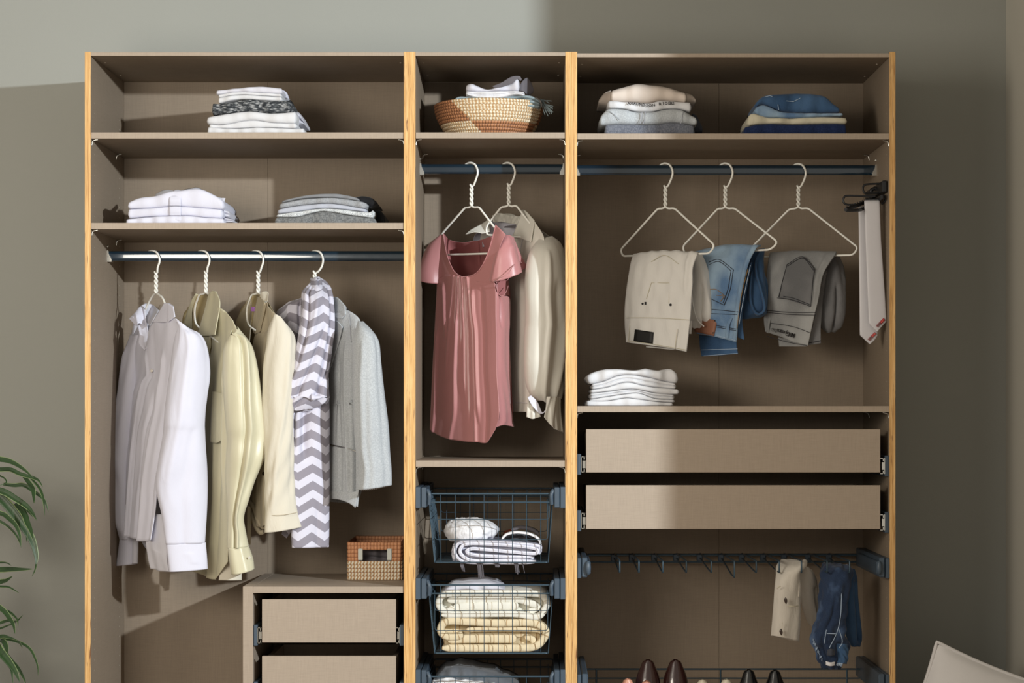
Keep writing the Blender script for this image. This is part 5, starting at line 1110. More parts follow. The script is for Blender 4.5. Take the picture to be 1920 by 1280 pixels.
sheet('front_panel', [
    [pf(z5, 198, 750, .012), pf(z5, 300, 742), pf(z5, 400, 748), pf(z5, 478, 766), pf(z5, 560, 738), pf(z5, 660, 768), pf(z5, 748, 808)],
    [pf(z5, 200, 900, .012), pf(z5, 300, 900), pf(z5, 400, 900), pf(z5, 480, 900), pf(z5, 570, 900), pf(z5, 670, 900), pf(z5, 766, 900)],
    [pf(z5, 190, 1100, .012), pf(z5, 290, 1100), pf(z5, 390, 1100), pf(z5, 480, 1100), pf(z5, 570, 1100), pf(z5, 670, 1100), pf(z5, 768, 1100)],
    [pf(z6, 160, 100, .012), pf(z6, 250, 100), pf(z6, 345, 100), pf(z6, 430, 100), pf(z6, 520, 100), pf(z6, 605, 100), pf(z6, 690, 100)],
    [pf(z6, 140, 450, .012), pf(z6, 235, 450), pf(z6, 330, 450), pf(z6, 425, 450), pf(z6, 520, 450), pf(z6, 605, 450), pf(z6, 692, 450)],
    [pf(z6, 127, 750, .012), pf(z6, 225, 760), pf(z6, 325, 780), pf(z6, 425, 790), pf(z6, 525, 790), pf(z6, 620, 790), pf(z6, 712, 800)],
    [pf(z6, 119, 938, .012), pf(z6, 190, 985), pf(z6, 290, 1020), pf(z6, 410, 1038), pf(z6, 520, 1044), pf(z6, 605, 1046), pf(z6, 678, 940)]], 'pink_satin', pb, 130, 130,
    folds=((.27, 0, .20, .7, .004, .014), (.315, 0, .30, .5, -.006, .010), (.355, 0, .36, .9, .006, .012), (.395, 0, .42, .6, -.006, .010), (.435, 0, .50, .8, .006, .012), (.48, 0, .56, .9, -.006, .014), (.54, 0, .66, 1, .006, .02),
           (.62, .12, .70, .9, .008, .022), (.76, .1, .82, 1, -.004, .04), (.10, .06, .18, .55, .007, .018), (.05, .45, .07, 1, .007, .016), (.36, .35, .34, 1, .006, .018)), wr=(.0012, 6, .5, 53, 0))
sheet('side_panel', [
    [z5(748, 812, .128), z5(765, 830, .13), z5(775, 830, .14)],
    [z5(768, 900, .127), z5(800, 945, .14), z5(840, 940, .17), z5(898, 900, .22)][:3],
    [z5(768, 1000, .127), z5(830, 1000, .155), z5(900, 980, .22)],
    [z5(768, 1200, .127), z5(830, 1200, .155), z5(902, 1200, .22)],
    [z6(688, 150, .127), z6(745, 150, .155), z6(800, 150, .22)],
    [z6(690, 450, .127), z6(745, 450, .155), z6(806, 450, .22)],
    [z6(708, 700, .127), z6(765, 700, .155), z6(814, 700, .22)],
    [z6(718, 830, .127), z6(770, 850, .155), z6(828, 820, .22)],
    [z6(685, 922, .13), z6(750, 898, .15), z6(842, 916, .22)]][1:], 'pink_satin', pb, 30, 90, wr=(.002, 16, 1.5, 55), folds=((.35, 0, .45, .35, -.008, .08),))
sleeve('near_sleeve', [
    (z5(862, 362, .13), z5(888, 362, .14), .01), (z5(832, 430, .12), z5(928, 400, .18), .04), (z5(800, 540, .11), z5(960, 490, .20), .06), (z5(772, 660, .11), z5(1002, 590, .21), .08), (z5(745, 808, .11), z5(1034, 652, .22), .10)], 'pink_satin', pb, 64, 50, power=1.0,
    folds=((.36, .2, .34, 1, -.022, .05), (.2, .3, .2, 1, .006, .06)), wr=(.0015, 16, 3, 57))
sleeve('far_sleeve', [(pf(z5, 228, 372, .02), pf(z5, 262, 352, .0), .01), (pf(z5, 172, 450, .04), pf(z5, 240, 450, .0), .05), (pf(z5, 132, 590, .05), pf(z5, 220, 600, .0), .08), (pf(z5, 106, 690, .05), pf(z5, 205, 720, .0), .09), (pf(z5, 122, 780, .05), pf(z5, 200, 828, .0), .09)], 'pink_satin', pb, 50, 40, power=1.0, wr=(.0015, 16, 3, 59))
nk = [(262, 345), (268, 400), (300, 560), (360, 700), (420, 752), (480, 766), (560, 738), (620, 680), (680, 560), (722, 430), (766, 262)]
tubes('neck_binding', [cr(np.array([W(*pf(z5, x, y, -.003)) for x, y in nk]), 90)], .0017, 'pink_satin', pb)
tubes('sleeve_binding', [cr(np.array([W(*z5(x, y, d)) for x, y, d in ((745, 808, .105), (800, 775, .075), (880, 735, .07), (930, 660, .10), (970, 622, .13), (1005, 620, .16), (1034, 652, .215))]), 50), cr(np.array([W(*z5(x, y, d)) for x, y, d in ((1034, 652, .215), (980, 700, .20), (900, 765, .17), (870, 800, .15))]), 30)], .0013, 'pink_satin', pb)
tubes('armhole_binding', [cr(np.array([W(*z5(x, y, d)) for x, y, d in ((745, 812, .12), (768, 850, .12), (790, 920, .13), (820, 945, .14), (860, 915, .16), (885, 850, .2))]), 40)], .0013, 'pink_satin', pb)
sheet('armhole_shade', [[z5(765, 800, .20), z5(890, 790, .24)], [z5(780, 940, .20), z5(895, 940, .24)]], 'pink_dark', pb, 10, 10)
sheet('size_label', [[z5(636, 425, .325), z5(684, 408, .305)], [z5(640, 480, .33), z5(690, 455, .31)]], 'light_grey_tee', pb, 4, 4)
tubes('back_seam', [cr(q3([z5(595, 415, .33), z5(600, 520, .355), z5(605, 660, .37)]), 16)], .0012, 'pink_dark', pb)

# ---- ivory satin blouse
iv = thing('blouse', 'ivory satin blouse with pointed collar behind the pink blouse', 'blouse', W(1000, 811, .25))
sheet('blouse_back', [[(905, 420, .40), (950, 400, .42), (1000, 420, .34)], [(900, 470, .44), (960, 480, .46), (1044, 470, .32)], [(905, 620, .44), (960, 620, .46), (1044, 620, .32)], [(930, 750, .44), (960, 750, .46), (1020, 750, .32)]], 'ivory_satin', iv, 40, 50, wr=(.002, 10, 1, 61))
sheet('near_front', [
    [z5(930, 375, .30), z5(1020, 300, .26), z5(1100, 240, .23), z5(1138, 225, .215)],
    [z5(940, 450, .31), z5(1030, 430, .26), z5(1110, 430, .21), z5(1230, 400, .17)],
    [z5(930, 600, .32), z5(1010, 600, .27), z5(1080, 600, .22), z5(1150, 560, .17)],
    [z5(900, 800, .33), z5(980, 800, .28), z5(1050, 800, .22), z5(1135, 800, .17)],
    [z5(890, 1250, .33), z5(970, 1250, .28), z5(1050, 1250, .22), z5(1140, 1250, .17)],
    [z6(780, 400, .33), z6(850, 400, .28), z6(920, 400, .23), z6(1000, 400, .18)],
    [z6(790, 700, .33), z6(860, 703, .28), z6(920, 706, .24), z6(980, 708, .19)],
    [z6(800, 785, .33), z6(860, 786, .285), z6(910, 786, .245), z6(970, 785, .2)]], 'ivory_satin', iv, 50, 90, folds=((.5, .1, .52, 1, .004, .06), (.85, .1, .85, 1, -.008, .05)), wr=(.0015, 10, 1, 63))
tubes('hem_seam', [curve_on([z6(812, 700, .325), z6(870, 704, .275), z6(955, 710, .21)], 12, .005)], .0009, 'cool_white', iv)
tubes('placket_seam', [curve_on([z5(1022, 400, .262), z5(1000, 520, .275), z5(990, 700, .28)], 16, .004)], .0009, 'cool_white', iv)
sleeve('near_sleeve', [
    (z5(1210, 390, .19), z5(1300, 375, .22), .03), (z5(1180, 460, .15), z5(1345, 440, .24), .07), (z5(1150, 560, .13), z5(1366, 560, .25), .10), (z5(1130, 760, .12), z5(1384, 760, .26), .12), (z5(1120, 960, .12), z5(1398, 960, .27), .12), (z5(1130, 1200, .12), z5(1392, 1200, .27), .12),
    (z6(1000, 100, .12), z6(1244, 100, .27), .12), (z6(985, 350, .12), z6(1243, 350, .26), .11), (z6(985, 520, .13), z6(1232, 520, .24), .10), (z6(1000, 620, .14), z6(1235, 600, .23), .08), (z6(1040, 690, .16), z6(1238, 670, .22), .05)], 'ivory_satin', iv, 80, 120, power=.9,
    folds=((.12, .15, .14, 1, .010, .02), (.20, .3, .20, 1, -.008, .025), (.27, .45, .25, 1, .010, .018), (.36, .3, .33, 1, -.007, .03), (.42, .2, .4, .9, .004, .03)), wr=(.0012, 10, 1, 65))
sheet('cuff', [[z6(1125, 655, .12), z6(1180, 655, .13), z6(1235, 660, .18)], [z6(1110, 760, .12), z6(1180, 760, .125), z6(1240, 770, .18)], [z6(1095, 830, .12), z6(1180, 925, .13), z6(1268, 962, .18)]], 'ivory_satin', iv, 40, 30, wr=(.003, 50, 4, 66))
sheet('cuff', [[z6(985, 645, .13), z6(1040, 700, .125), z6(1080, 790, .12), z6(1110, 770, .12), z6(1140, 720, .125)], [z6(955, 662, .13), z6(1000, 740, .12), z6(1060, 798, .115), z6(1100, 790, .115), z6(1130, 750, .12)]], 'white_cotton', iv, 40, 12, solid=.002)
sheet('cuff', [[z6(960, 680, .14), z6(1000, 740, .14), z6(1060, 795, .14)], [z6(952, 770, .14), z6(1000, 790, .13), z6(1060, 805, .13)], [z6(950, 830, .14), z6(1000, 846, .13), z6(1070, 826, .13)]], 'ivory_satin', iv, 30, 20, wr=(.002, 40, 4, 67))
sheet('collar', [[z5(1025, 115, .28), z5(1060, 135, .26), z5(1138, 220, .215)], [z5(985, 230, .28), z5(1050, 270, .245), z5(1125, 310, .205)], [z5(930, 370, .29), z5(1020, 400, .24), z5(1105, 430, .20)]], 'ivory_satin', iv, 26, 26, solid=.0025)
sheet('collar_stand', [[z5(735, 170, .38), z5(800, 150, .40), z5(900, 170, .38), z5(1000, 182, .31)], [z5(745, 240, .38), z5(820, 235, .395), z5(900, 250, .37), z5(975, 262, .31)]], 'ivory_satin', iv, 30, 14, wr=(.002, 30, 20, 68))
sheet('inner_yoke', [[z5(720, 230, .40), z5(850, 240, .42), z5(985, 250, .36)], [z5(700, 420, .42), z5(850, 420, .44), z5(960, 420, .38)]], 'cool_white', iv, 20, 20)
sheet('collar', [[z5(700, 210, .36), z5(620, 260, .36), z5(530, 310, .35), z5(475, 355, .34)], [z5(710, 330, .33), z5(640, 345, .33), z5(600, 335, .33), z5(560, 330, .33)]], 'ivory_satin', iv, 24, 14, solid=.002)
sheet('far_front', [[z5(715, 230, .36), z5(650, 280, .37), z5(600, 330, .38)], [z5(690, 400, .46), z5(620, 410, .47), z5(550, 410, .48)], [z5(690, 700, .49), z5(620, 700, .495), z5(550, 700, .50)]], 'white_cotton', iv, 24, 24, wr=(.003, 24, 2, 69))
sheet('size_label', [[z5(850, 278, .36), z5(960, 262, .33)], [z5(845, 290, .36), z5(950, 292, .33)]], 'sheer_grey', iv, 6, 4)

# ---------------------------------------------------------------- trousers on hangers
def stitch(parent, lines, mat='thread_dark', off=.006, r=.0010):
    tubes('stitching', [curve_on(l, 24 if len(l) > 2 else 10, off) for l in lines], r, mat, parent, seg=5)
bt = thing('trousers', 'beige trousers with a black waist patch, folded over the leftmost bare wire hanger', 'trousers', W(1245, 659, .3))
def db(x): return .265 - (x - 1247.5) * .00129        # depth along the hanger bar (beige)
def fb(z_, x, y, k=0): q = z_(x, y, 0); return (q[0], q[1], db(q[0]) + k)
sheet('front_leg', [
    [fb(z7, 230, 205, .035), fb(z7, 400, 172, .035), fb(z7, 600, 165, .035), fb(z7, 860, 185, .04)],
    [fb(z7, 200, 205, .005), fb(z7, 400, 190, .0), fb(z7, 600, 185, .0), fb(z7, 840, 200, .0)],
    [fb(z7, 165, 350, -.02), fb(z7, 380, 350, -.025), fb(z7, 600, 350, -.025), fb(z7, 795, 330, -.02)],
    [fb(z7, 125, 650, -.03), fb(z7, 360, 650, -.035), fb(z7, 580, 650, -.035), fb(z7, 785, 610, -.03)],
    [fb(z7, 118, 900, -.03), fb(z7, 340, 910, -.035), fb(z7, 560, 920, -.035), fb(z7, 762, 900, -.03)],
    [fb(z7, 130, 1075, -.03), fb(z7, 330, 1100, -.035), fb(z7, 550, 1130, -.035), fb(z7, 730, 1168, -.03)]], 'beige_canvas', bt, 70, 90, folds=((.92, .1, .90, .6, .006, .03), (.12, .3, .1, .9, .004, .04), (.5, .55, .7, .65, .002, .05)), wr=(.0022, 14, 8, 71), solid=.006)
sleeve('rear_leg', [
    (z7(790, 185, .27), z7(872, 190, .29), .02), (z7(800, 330, .27), z7(905, 340, .30), .06), (z7(790, 600, .26), z7(926, 590, .32), .09), (z7(775, 800, .26), z7(932, 800, .33), .09), (z7(790, 880, .27), z7(915, 905, .33), .07), (z7(830, 935, .28), z7(880, 930, .32), .02)], 'beige_canvas', bt, 60, 60, folds=((.12, .3, .2, .95, -.016, .03), (.2, .4, .3, .98, .006, .03)), wr=(.002, 14, 4, 73))
tubes('leg_edge', [cr(q3([z7(785, 600, .235), z7(800, 720, .235), z7(840, 850, .24), z7(905, 915, .25)]), 24)], .0022, 'beige_canvas', bt)
sheet('waistband_inside', [[fb(z7, 330, 1110, .02), fb(z7, 620, 1140, .02)], [fb(z7, 330, 1125, .02), fb(z7, 600, 1150, .02)]], 'beige_canvas', bt, 10, 4, solid=.004)
sheet('inner_leg', [[fb(z7, 765, 860, .02), fb(z7, 780, 860, .03)], [fb(z7, 760, 990, .02), fb(z7, 772, 992, .03)]], 'beige_canvas', bt, 6, 10, solid=.006)
sheet('waist_patch', [[fb(z7, 217, 945, -.041), fb(z7, 405, 975, -.041)], [fb(z7, 203, 1062, -.041), fb(z7, 392, 1095, -.041)]], 'patch_black', bt, 6, 6, solid=.002)
v, f = join(*[box_vf(W(*fb(z7, a, 0))[0], W(*fb(z7, b_, 0))[0], db(1150 + a / 5.333) - .043, db(1150 + a / 5.333) - .038, W(0, 440 + 702 / 5.333, .3)[2], W(0, 440 + 674 / 5.333, .3)[2]) for a, b_ in ((306, 358),)]); put('pocket_tab', v, f, 'patch_black', bt, smooth=False)
disc('rivet', W(*fb(z7, 292, 689, -.038)), .0035, .002, 'print_black', bt); disc('rivet', W(*fb(z7, 572, 700, -.038)), .0042, .002, 'print_black', bt)
stitch(bt, [[fb(z7, 380, 270, -.014), fb(z7, 510, 205, -.014), fb(z7, 650, 290, -.018)], [fb(z7, 330, 640, -.034), fb(z7, 380, 480, -.03)], [fb(z7, 380, 480, -.03), fb(z7, 560, 480, -.03)], [fb(z7, 560, 480, -.03), fb(z7, 555, 680, -.034)],
            [fb(z7, 125, 830, -.034), fb(z7, 400, 830, -.038), fb(z7, 755, 850, -.034)], [fb(z7, 640, 940, -.037), fb(z7, 615, 1145, -.037)], [fb(z7, 165, 900, -.036), fb(z7, 150, 1070, -.036)], [fb(z7, 140, 1060, -.034), fb(z7, 400, 1095, -.037), fb(z7, 720, 1150, -.034)]], 'cream_canvas')

bj = thing('jeans', 'washed blue jeans with a leather patch over the middle hanger of the right rail', 'jeans', W(1375, 668, .3))
def dj(x): return .262 - (x - 1360) * .00121
def fj(z_, x, y, k=0): q = z_(x, y, 0); return (q[0], q[1], dj(q[0]) + k)
sheet('front_leg', [
    [fj(z8, 60, 165, .035), fj(z8, 250, 125, .035), fj(z8, 450, 98, .035), fj(z8, 700, 105, .04)],
    [fj(z8, 50, 200, .0), fj(z8, 250, 160, .0), fj(z8, 450, 125, .0), fj(z8, 660, 130, .0)],
    [fj(z8, 60, 400, -.02), fj(z8, 230, 380, -.025), fj(z8, 400, 350, -.025), fj(z8, 575, 300, -.02)],
    [fj(z8, 60, 620, -.025), fj(z8, 220, 600, -.03), fj(z8, 370, 600, -.03), fj(z8, 515, 560, -.025)],
    [fj(z8, 60, 800, -.025), fj(z8, 210, 810, -.03), fj(z8, 350, 810, -.03), fj(z8, 488, 780, -.025)],
    [fj(z8, 90, 950, -.025), fj(z8, 220, 970, -.03), fj(z8, 350, 1000, -.03), fj(z8, 465, 1030, -.025)]], 'blue_denim', bj, 70, 90, folds=((.25, .7, .8, .95, .004, .04), (.96, .1, .95, 1, .005, .03)), wr=(.0012, 12, 8, 81), solid=.006)
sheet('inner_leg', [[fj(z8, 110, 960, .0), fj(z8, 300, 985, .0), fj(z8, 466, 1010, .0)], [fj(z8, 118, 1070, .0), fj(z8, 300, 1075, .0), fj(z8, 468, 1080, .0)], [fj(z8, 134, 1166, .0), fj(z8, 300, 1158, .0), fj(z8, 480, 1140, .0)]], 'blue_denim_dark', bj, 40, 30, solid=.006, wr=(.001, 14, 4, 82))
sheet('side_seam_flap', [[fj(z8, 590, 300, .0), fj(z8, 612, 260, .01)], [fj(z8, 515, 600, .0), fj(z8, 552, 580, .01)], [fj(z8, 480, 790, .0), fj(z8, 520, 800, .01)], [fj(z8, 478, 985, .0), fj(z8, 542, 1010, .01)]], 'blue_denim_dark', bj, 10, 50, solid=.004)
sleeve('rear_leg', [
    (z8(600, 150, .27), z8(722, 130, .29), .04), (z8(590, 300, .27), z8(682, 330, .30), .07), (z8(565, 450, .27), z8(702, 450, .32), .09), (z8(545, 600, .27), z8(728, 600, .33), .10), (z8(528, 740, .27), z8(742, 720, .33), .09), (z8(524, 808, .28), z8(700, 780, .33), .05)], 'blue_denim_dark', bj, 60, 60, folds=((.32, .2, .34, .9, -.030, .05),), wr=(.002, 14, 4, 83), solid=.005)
ribbon('leg_fold', [(1290 + x / 5.12, 440 + y / 5.12) for x, y in ((700, 150), (655, 250), (660, 380), (700, 520), (738, 700), (690, 760), (640, 735), (605, 640), (600, 500), (615, 350))], 2.2, .235, .32, 'blue_denim_dark', bj, n=70, r=.004)
sheet('leather_patch', [[fj(z8, 190, 795, -.036), fj(z8, 283, 822, -.036)], [fj(z8, 70, 930, -.036), fj(z8, 250, 972, -.036)]][0:0] or [[fj(z8, 60, 780, -.037), fj(z8, 283, 822, -.037)], [fj(z8, 60, 930, -.037), fj(z8, 250, 972, -.037)]], 'leather_tan', bj, 8, 8, solid=.003)
for (x, y) in ((258, 825), (240, 942)): disc('rivet', W(*fj(z8, x, y, -.041)), .0022, .001, 'print_black', bj)
sheet('belt_loop', [[fj(z8, 400, 800, -.034), fj(z8, 428, 800, -.034)], [fj(z8, 372, 870, -.038), fj(z8, 400, 870, -.038)], [fj(z8, 358, 995, -.034), fj(z8, 390, 1000, -.034)]], 'blue_denim', bj, 6, 20, solid=.003)
O = .004
stitch(bj, [[fj(z8, 200, 262, -.012), fj(z8, 300, 238, -.014), fj(z8, 435, 335, -.024)], [fj(z8, 205, 285, -.014), fj(z8, 300, 258, -.016), fj(z8, 412, 345, -.024)], [fj(z8, 435, 335, -.024), fj(z8, 405, 520, -.03), fj(z8, 345, 678, -.032)], [fj(z8, 412, 345, -.024), fj(z8, 385, 510, -.03), fj(z8, 335, 655, -.032)],
            [fj(z8, 180, 595, -.03), fj(z8, 345, 675, -.032)], [fj(z8, 170, 710, -.03), fj(z8, 480, 740, -.028)], [fj(z8, 170, 755, -.03), fj(z8, 470, 765, -.028)], [fj(z8, 270, 870, -.032), fj(z8, 460, 905, -.028)], [fj(z8, 270, 885, -.032), fj(z8, 460, 920, -.028)]], 'thread_dark')
stitch(bj, [[fj(z8, 180, 530, -.028), fj(z8, 270, 525, -.03), fj(z8, 355, 590, -.031)], [fj(z8, 270, 580, -.03), fj(z8, 340, 590, -.031), fj(z8, 310, 640, -.031)], [fj(z8, 575, 330, -.016), fj(z8, 510, 600, -.024), fj(z8, 470, 900, -.026)]], 'thread_gold')
stitch(bj, [[fj(z8, 270, 965, -.031), fj(z8, 460, 1015, -.027)], [fj(z8, 125, 1105, .0), fj(z8, 475, 1095, .0)], [fj(z8, 150, 1162, .0), fj(z8, 478, 1138, .0)], [fj(z8, 600, 290, -.014), fj(z8, 535, 600, -.02), fj(z8, 490, 860, -.02)]], 'thread_light')

gj = thing('jeans', 'faded grey jeans with printed waistband over the third hanger of the right rail', 'jeans', W(1500, 649, .3))
def dg_(x): return .265 - (x - 1497) * .00107
def fg(z_, x, y, k=0): q = z_(x, y, 0); return (q[0], q[1], dg_(q[0]) + k)
sheet('front_leg', [
    [fg(z8, 800, 172, .035), fg(z8, 1000, 165, .035), fg(z8, 1200, 165, .035), fg(z8, 1425, 168, .04)],
    [fg(z8, 785, 195, .0), fg(z8, 980, 185, .0), fg(z8, 1200, 185, .0), fg(z8, 1415, 190, .0)],
    [fg(z8, 760, 380, -.02), fg(z8, 950, 380, -.025), fg(z8, 1130, 380, -.025), fg(z8, 1305, 370, -.02)],
    [fg(z8, 742, 620, -.025), fg(z8, 910, 630, -.03), fg(z8, 1080, 620, -.03), fg(z8, 1255, 610, -.025)],
    [fg(z8, 733, 800, -.025), fg(z8, 890, 810, -.03), fg(z8, 1050, 815, -.03), fg(z8, 1210, 800, -.025)],
    [fg(z8, 745, 930, -.025), fg(z8, 880, 975, -.03), fg(z8, 1020, 1030, -.03), fg(z8, 1150, 1068, -.025)]], 'grey_denim', gj, 70, 90, folds=((.9, .15, .92, .8, .006, .04), (.1, .3, .1, .9, .004, .05)), wr=(.0012, 12, 6, 91), solid=.006)
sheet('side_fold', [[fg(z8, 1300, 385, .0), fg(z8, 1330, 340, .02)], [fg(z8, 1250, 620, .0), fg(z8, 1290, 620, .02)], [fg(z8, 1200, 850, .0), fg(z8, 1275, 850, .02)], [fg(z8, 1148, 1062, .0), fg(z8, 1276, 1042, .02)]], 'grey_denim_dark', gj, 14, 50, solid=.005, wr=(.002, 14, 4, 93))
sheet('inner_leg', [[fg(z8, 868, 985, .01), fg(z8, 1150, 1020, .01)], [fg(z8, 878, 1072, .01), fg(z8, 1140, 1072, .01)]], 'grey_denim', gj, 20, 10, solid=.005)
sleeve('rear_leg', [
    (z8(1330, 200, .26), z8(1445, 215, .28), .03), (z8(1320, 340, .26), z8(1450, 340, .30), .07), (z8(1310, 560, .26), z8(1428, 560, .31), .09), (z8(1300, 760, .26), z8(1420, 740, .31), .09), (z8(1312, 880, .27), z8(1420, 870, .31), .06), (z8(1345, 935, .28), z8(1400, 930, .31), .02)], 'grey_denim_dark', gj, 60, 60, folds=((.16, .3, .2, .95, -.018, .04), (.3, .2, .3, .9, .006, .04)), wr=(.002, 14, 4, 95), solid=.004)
sheet('pocket', [[fg(z8, 950, 285, -.029), fg(z8, 1020, 248, -.028), fg(z8, 1100, 212, -.027), fg(z8, 1160, 262, -.030), fg(z8, 1215, 330, -.030)], [fg(z8, 905, 450, -.036), fg(z8, 980, 450, -.037), fg(z8, 1060, 450, -.037), fg(z8, 1130, 450, -.037), fg(z8, 1195, 450, -.036)], [fg(z8, 868, 600, -.038), fg(z8, 950, 615, -.040), fg(z8, 1020, 640, -.040), fg(z8, 1100, 665, -.040), fg(z8, 1180, 688, -.038)]], 'grey_denim_dark', gj, 26, 26, lu=True, lv=True, solid=.003)
stitch(gj, [[fg(z8, 955, 300, -.026), fg(z8, 1100, 225, -.024), fg(z8, 1205, 340, -.028)], [fg(z8, 950, 285, -.025), fg(z8, 1100, 210, -.023), fg(z8, 1215, 330, -.027)], [fg(z8, 950, 285, -.025), fg(z8, 905, 450, -.033), fg(z8, 870, 600, -.037)], [fg(z8, 1215, 330, -.027), fg(z8, 1195, 500, -.036), fg(z8, 1180, 685, -.037)],
            [fg(z8, 855, 605, -.036), fg(z8, 1010, 628, -.039), fg(z8, 1175, 688, -.036)], [fg(z8, 915, 590, -.037), fg(z8, 1010, 608, -.039), fg(z8, 1165, 668, -.036)], [fg(z8, 745, 725, -.03), fg(z8, 1000, 745, -.036), fg(z8, 1230, 745, -.03)], [fg(z8, 745, 745, -.03), fg(z8, 1000, 765, -.036), fg(z8, 1230, 770, -.03)],
            [fg(z8, 775, 845, -.03), fg(z8, 1000, 880, -.036), fg(z8, 1170, 940, -.03)], [fg(z8, 760, 975, -.029), fg(z8, 960, 1030, -.034), fg(z8, 1140, 1062, -.03)], [fg(z8, 1160, 1040, .005), fg(z8, 1275, 1015, .015)]], 'thread_dark', .0065)
sheet('belt_loop', [[fg(z8, 775, 770, -.031), fg(z8, 800, 790, -.031)], [fg(z8, 765, 850, -.038), fg(z8, 785, 860, -.038)], [fg(z8, 755, 940, -.031), fg(z8, 775, 945, -.031)]], 'grey_denim', gj, 6, 20, solid=.003)
zj = zc(1430, 600, 19.2)
letters(gj, 'MNGjeans', .019, [zj(*p, 0)[:2] for p in ((1085, 540), (900, 490), (700, 425), (530, 375))], 'print_black', lambda x: dg_(x) - .043)
tubes('emblem', [cr(np.array([W(1430 + x / 19.2, 600 + y / 19.2, dg_(1430 + x / 19.2) - .041) for x, y in P]), 30) for P in (((470, 440), (490, 380), (450, 310), (420, 330), (430, 400), (480, 440)), ((300, 360), (320, 310), (370, 290), (380, 350), (350, 400), (310, 380)), ((400, 310), (390, 350), (350, 330)))], 0.0007, 'print_black', gj, seg=5)

# ---------------------------------------------------------------- ties and tie rack
zt2_ = zc(1560, 320, 3.764); zt3 = zc(1605, 590, 21.34); zt4 = zc(1570, 330, 18.286)
tk = thing('tie_rack', 'black pull-out tie rack with wire loops high on the right side wall', 'tie rack', W(1640, 390, .2))
XR = X(1667.5)
box('mount', XR - .016, XR - .001, .035, .40, W(0, 364, .1)[2], W(0, 342, .1)[2], 'black_plastic', tk, bev=.003)
box('slide', XR - .022, XR - .012, .03, .38, W(0, 378, .1)[2], W(0, 368, .1)[2], 'black_plastic', tk, bev=.003)
lp = lambda P, d: cr(np.array([W(*zt4(x, y, d)) for x, y in P]), 60)
tubes('loop', [lp(((1700, 250), (1300, 262), (1000, 285), (900, 340), (880, 450), (920, 560), (1000, 590), (1300, 580), (1700, 590)), .10)], .0030, 'black_plastic', tk, seg=8)
tubes('loop', [lp(((1300, 690), (900, 685), (400, 672), (260, 700), (205, 800), (220, 900), (290, 965), (420, 985), (640, 975)), .06)], .0032, 'black_plastic', tk, seg=8)
arm = [W(*zt4(290, 1150, .0)), W(*zt4(950, 900, .12)), W(*zt4(1500, 680, .26))]
tubes('arm', [cr(np.array(arm), 12)], .0062, 'black_plastic', tk, seg=8)
A = cr(np.array(arm), 60)
tubes('tooth', [[A[k], A[k] + np.array([-.004, 0, .0085])] for k in range(3, 56, 4)], .0024, 'black_plastic', tk, seg=6)
tubes('lower_bar', [[W(*zt4(310, 1175, .0)), W(*zt4(720, 1170, .03)), W(*zt4(900, 1120, .1))]], .0050, 'black_plastic', tk, seg=8, smooth_n=10)
tubes('hook', [lp(((1150, 560), (1180, 470), (1300, 430), (1390, 470), (1480, 400)), .16)], .0055, 'black_plastic', tk, seg=8)
tubes('cross_bar', [[W(*zt4(960, 800, .075)), W(*zt4(1500, 810, .075))]], .0036, 'black_plastic', tk, seg=8)
tubes('ring', [lp(((1600, 650), (1650, 740), (1630, 850), (1560, 930), (1500, 940)), .08)], .003, 'black_plastic', tk, seg=8)
def tie(label, rows, tip, dt, emb, group):
    t = thing('necktie', label, 'tie', W(1640, 640, dt), group)
    sleeve('blade', rows, 'tie_silk', t, 40, 80, power=.6, lv=True, solid=.0006)
    (a, b_, c_, e) = emb       # corners of the woven label, px: left-top, right-top, right-bottom, left-bottom
    L = lambda p, q, u: (p[0] + (q[0] - p[0]) * u, p[1] + (q[1] - p[1]) * u)
    mt, mb = L(a, b_, .5), L(e, c_, .5); dd = dt - .0085
    sheet('woven_label', [[(*a, dd), (*mt, dd)], [(*e, dd), (*mb, dd)]], 'print_rose', t, 4, 4, solid=.0008)
    sheet('woven_label', [[(*mt, dd), (*b_, dd)], [(*mb, dd), (*c_, dd)]], 'print_red', t, 4, 4, solid=.0008)
    p0, p1 = L(a, e, .5), L(b_, c_, .5)
    letters(t, 'XXXL', .0062, [L(p0, p1, .10), L(p0, p1, .46)], 'print_black', dd - .001)
    letters(t, 'utz', .0060, [L(p0, p1, .60), L(p0, p1, .90)], 'print_pink', dd - .001)
    return t
g4 = lambda x, y: zt3(x, y, 0)[:2]
tie('front white necktie with a slanted red label, right of the two on the tie rack', [
    (zt2_(232, 205, .085), zt2_(330, 203, .085), .010), (zt2_(228, 216, .06), zt2_(336, 216, .06), .010), (zt2_(236, 500, .055), zt2_(346, 500, .055), .010), (zt2_(248, 800, .055), zt2_(368, 800, .055), .010), (zt2_(260, 1078, .055), zt2_(384, 1062, .055), .010), (zt2_(300, 1118, .055), zt2_(345, 1104, .055), .008), (zt2_(317, 1134, .055), zt2_(321, 1134, .055), .006)], None, .055, (g4(790, 435), g4(1100, 125), g4(1175, 205), g4(870, 510)), 'white neckties')
tie('rear white necktie, left of and lower than the front one', [
    (zt2_(190, 255, .12), zt2_(232, 248, .12), .010), (zt2_(187, 264, .10), zt2_(260, 262, .10), .010), (zt2_(190, 500, .09), zt2_(280, 500, .09), .010), (zt2_(194, 800, .085), zt2_(305, 800, .085), .010), (zt2_(197, 1160, .08), zt2_(322, 1160, .08), .010), (zt2_(240, 1200, .08), zt2_(300, 1195, .08), .008), (zt2_(264, 1222, .08), zt2_(270, 1222, .08), .006)], None, .08, (g4(455, 975), g4(750, 695), g4(815, 765), g4(545, 1045)), 'white neckties')

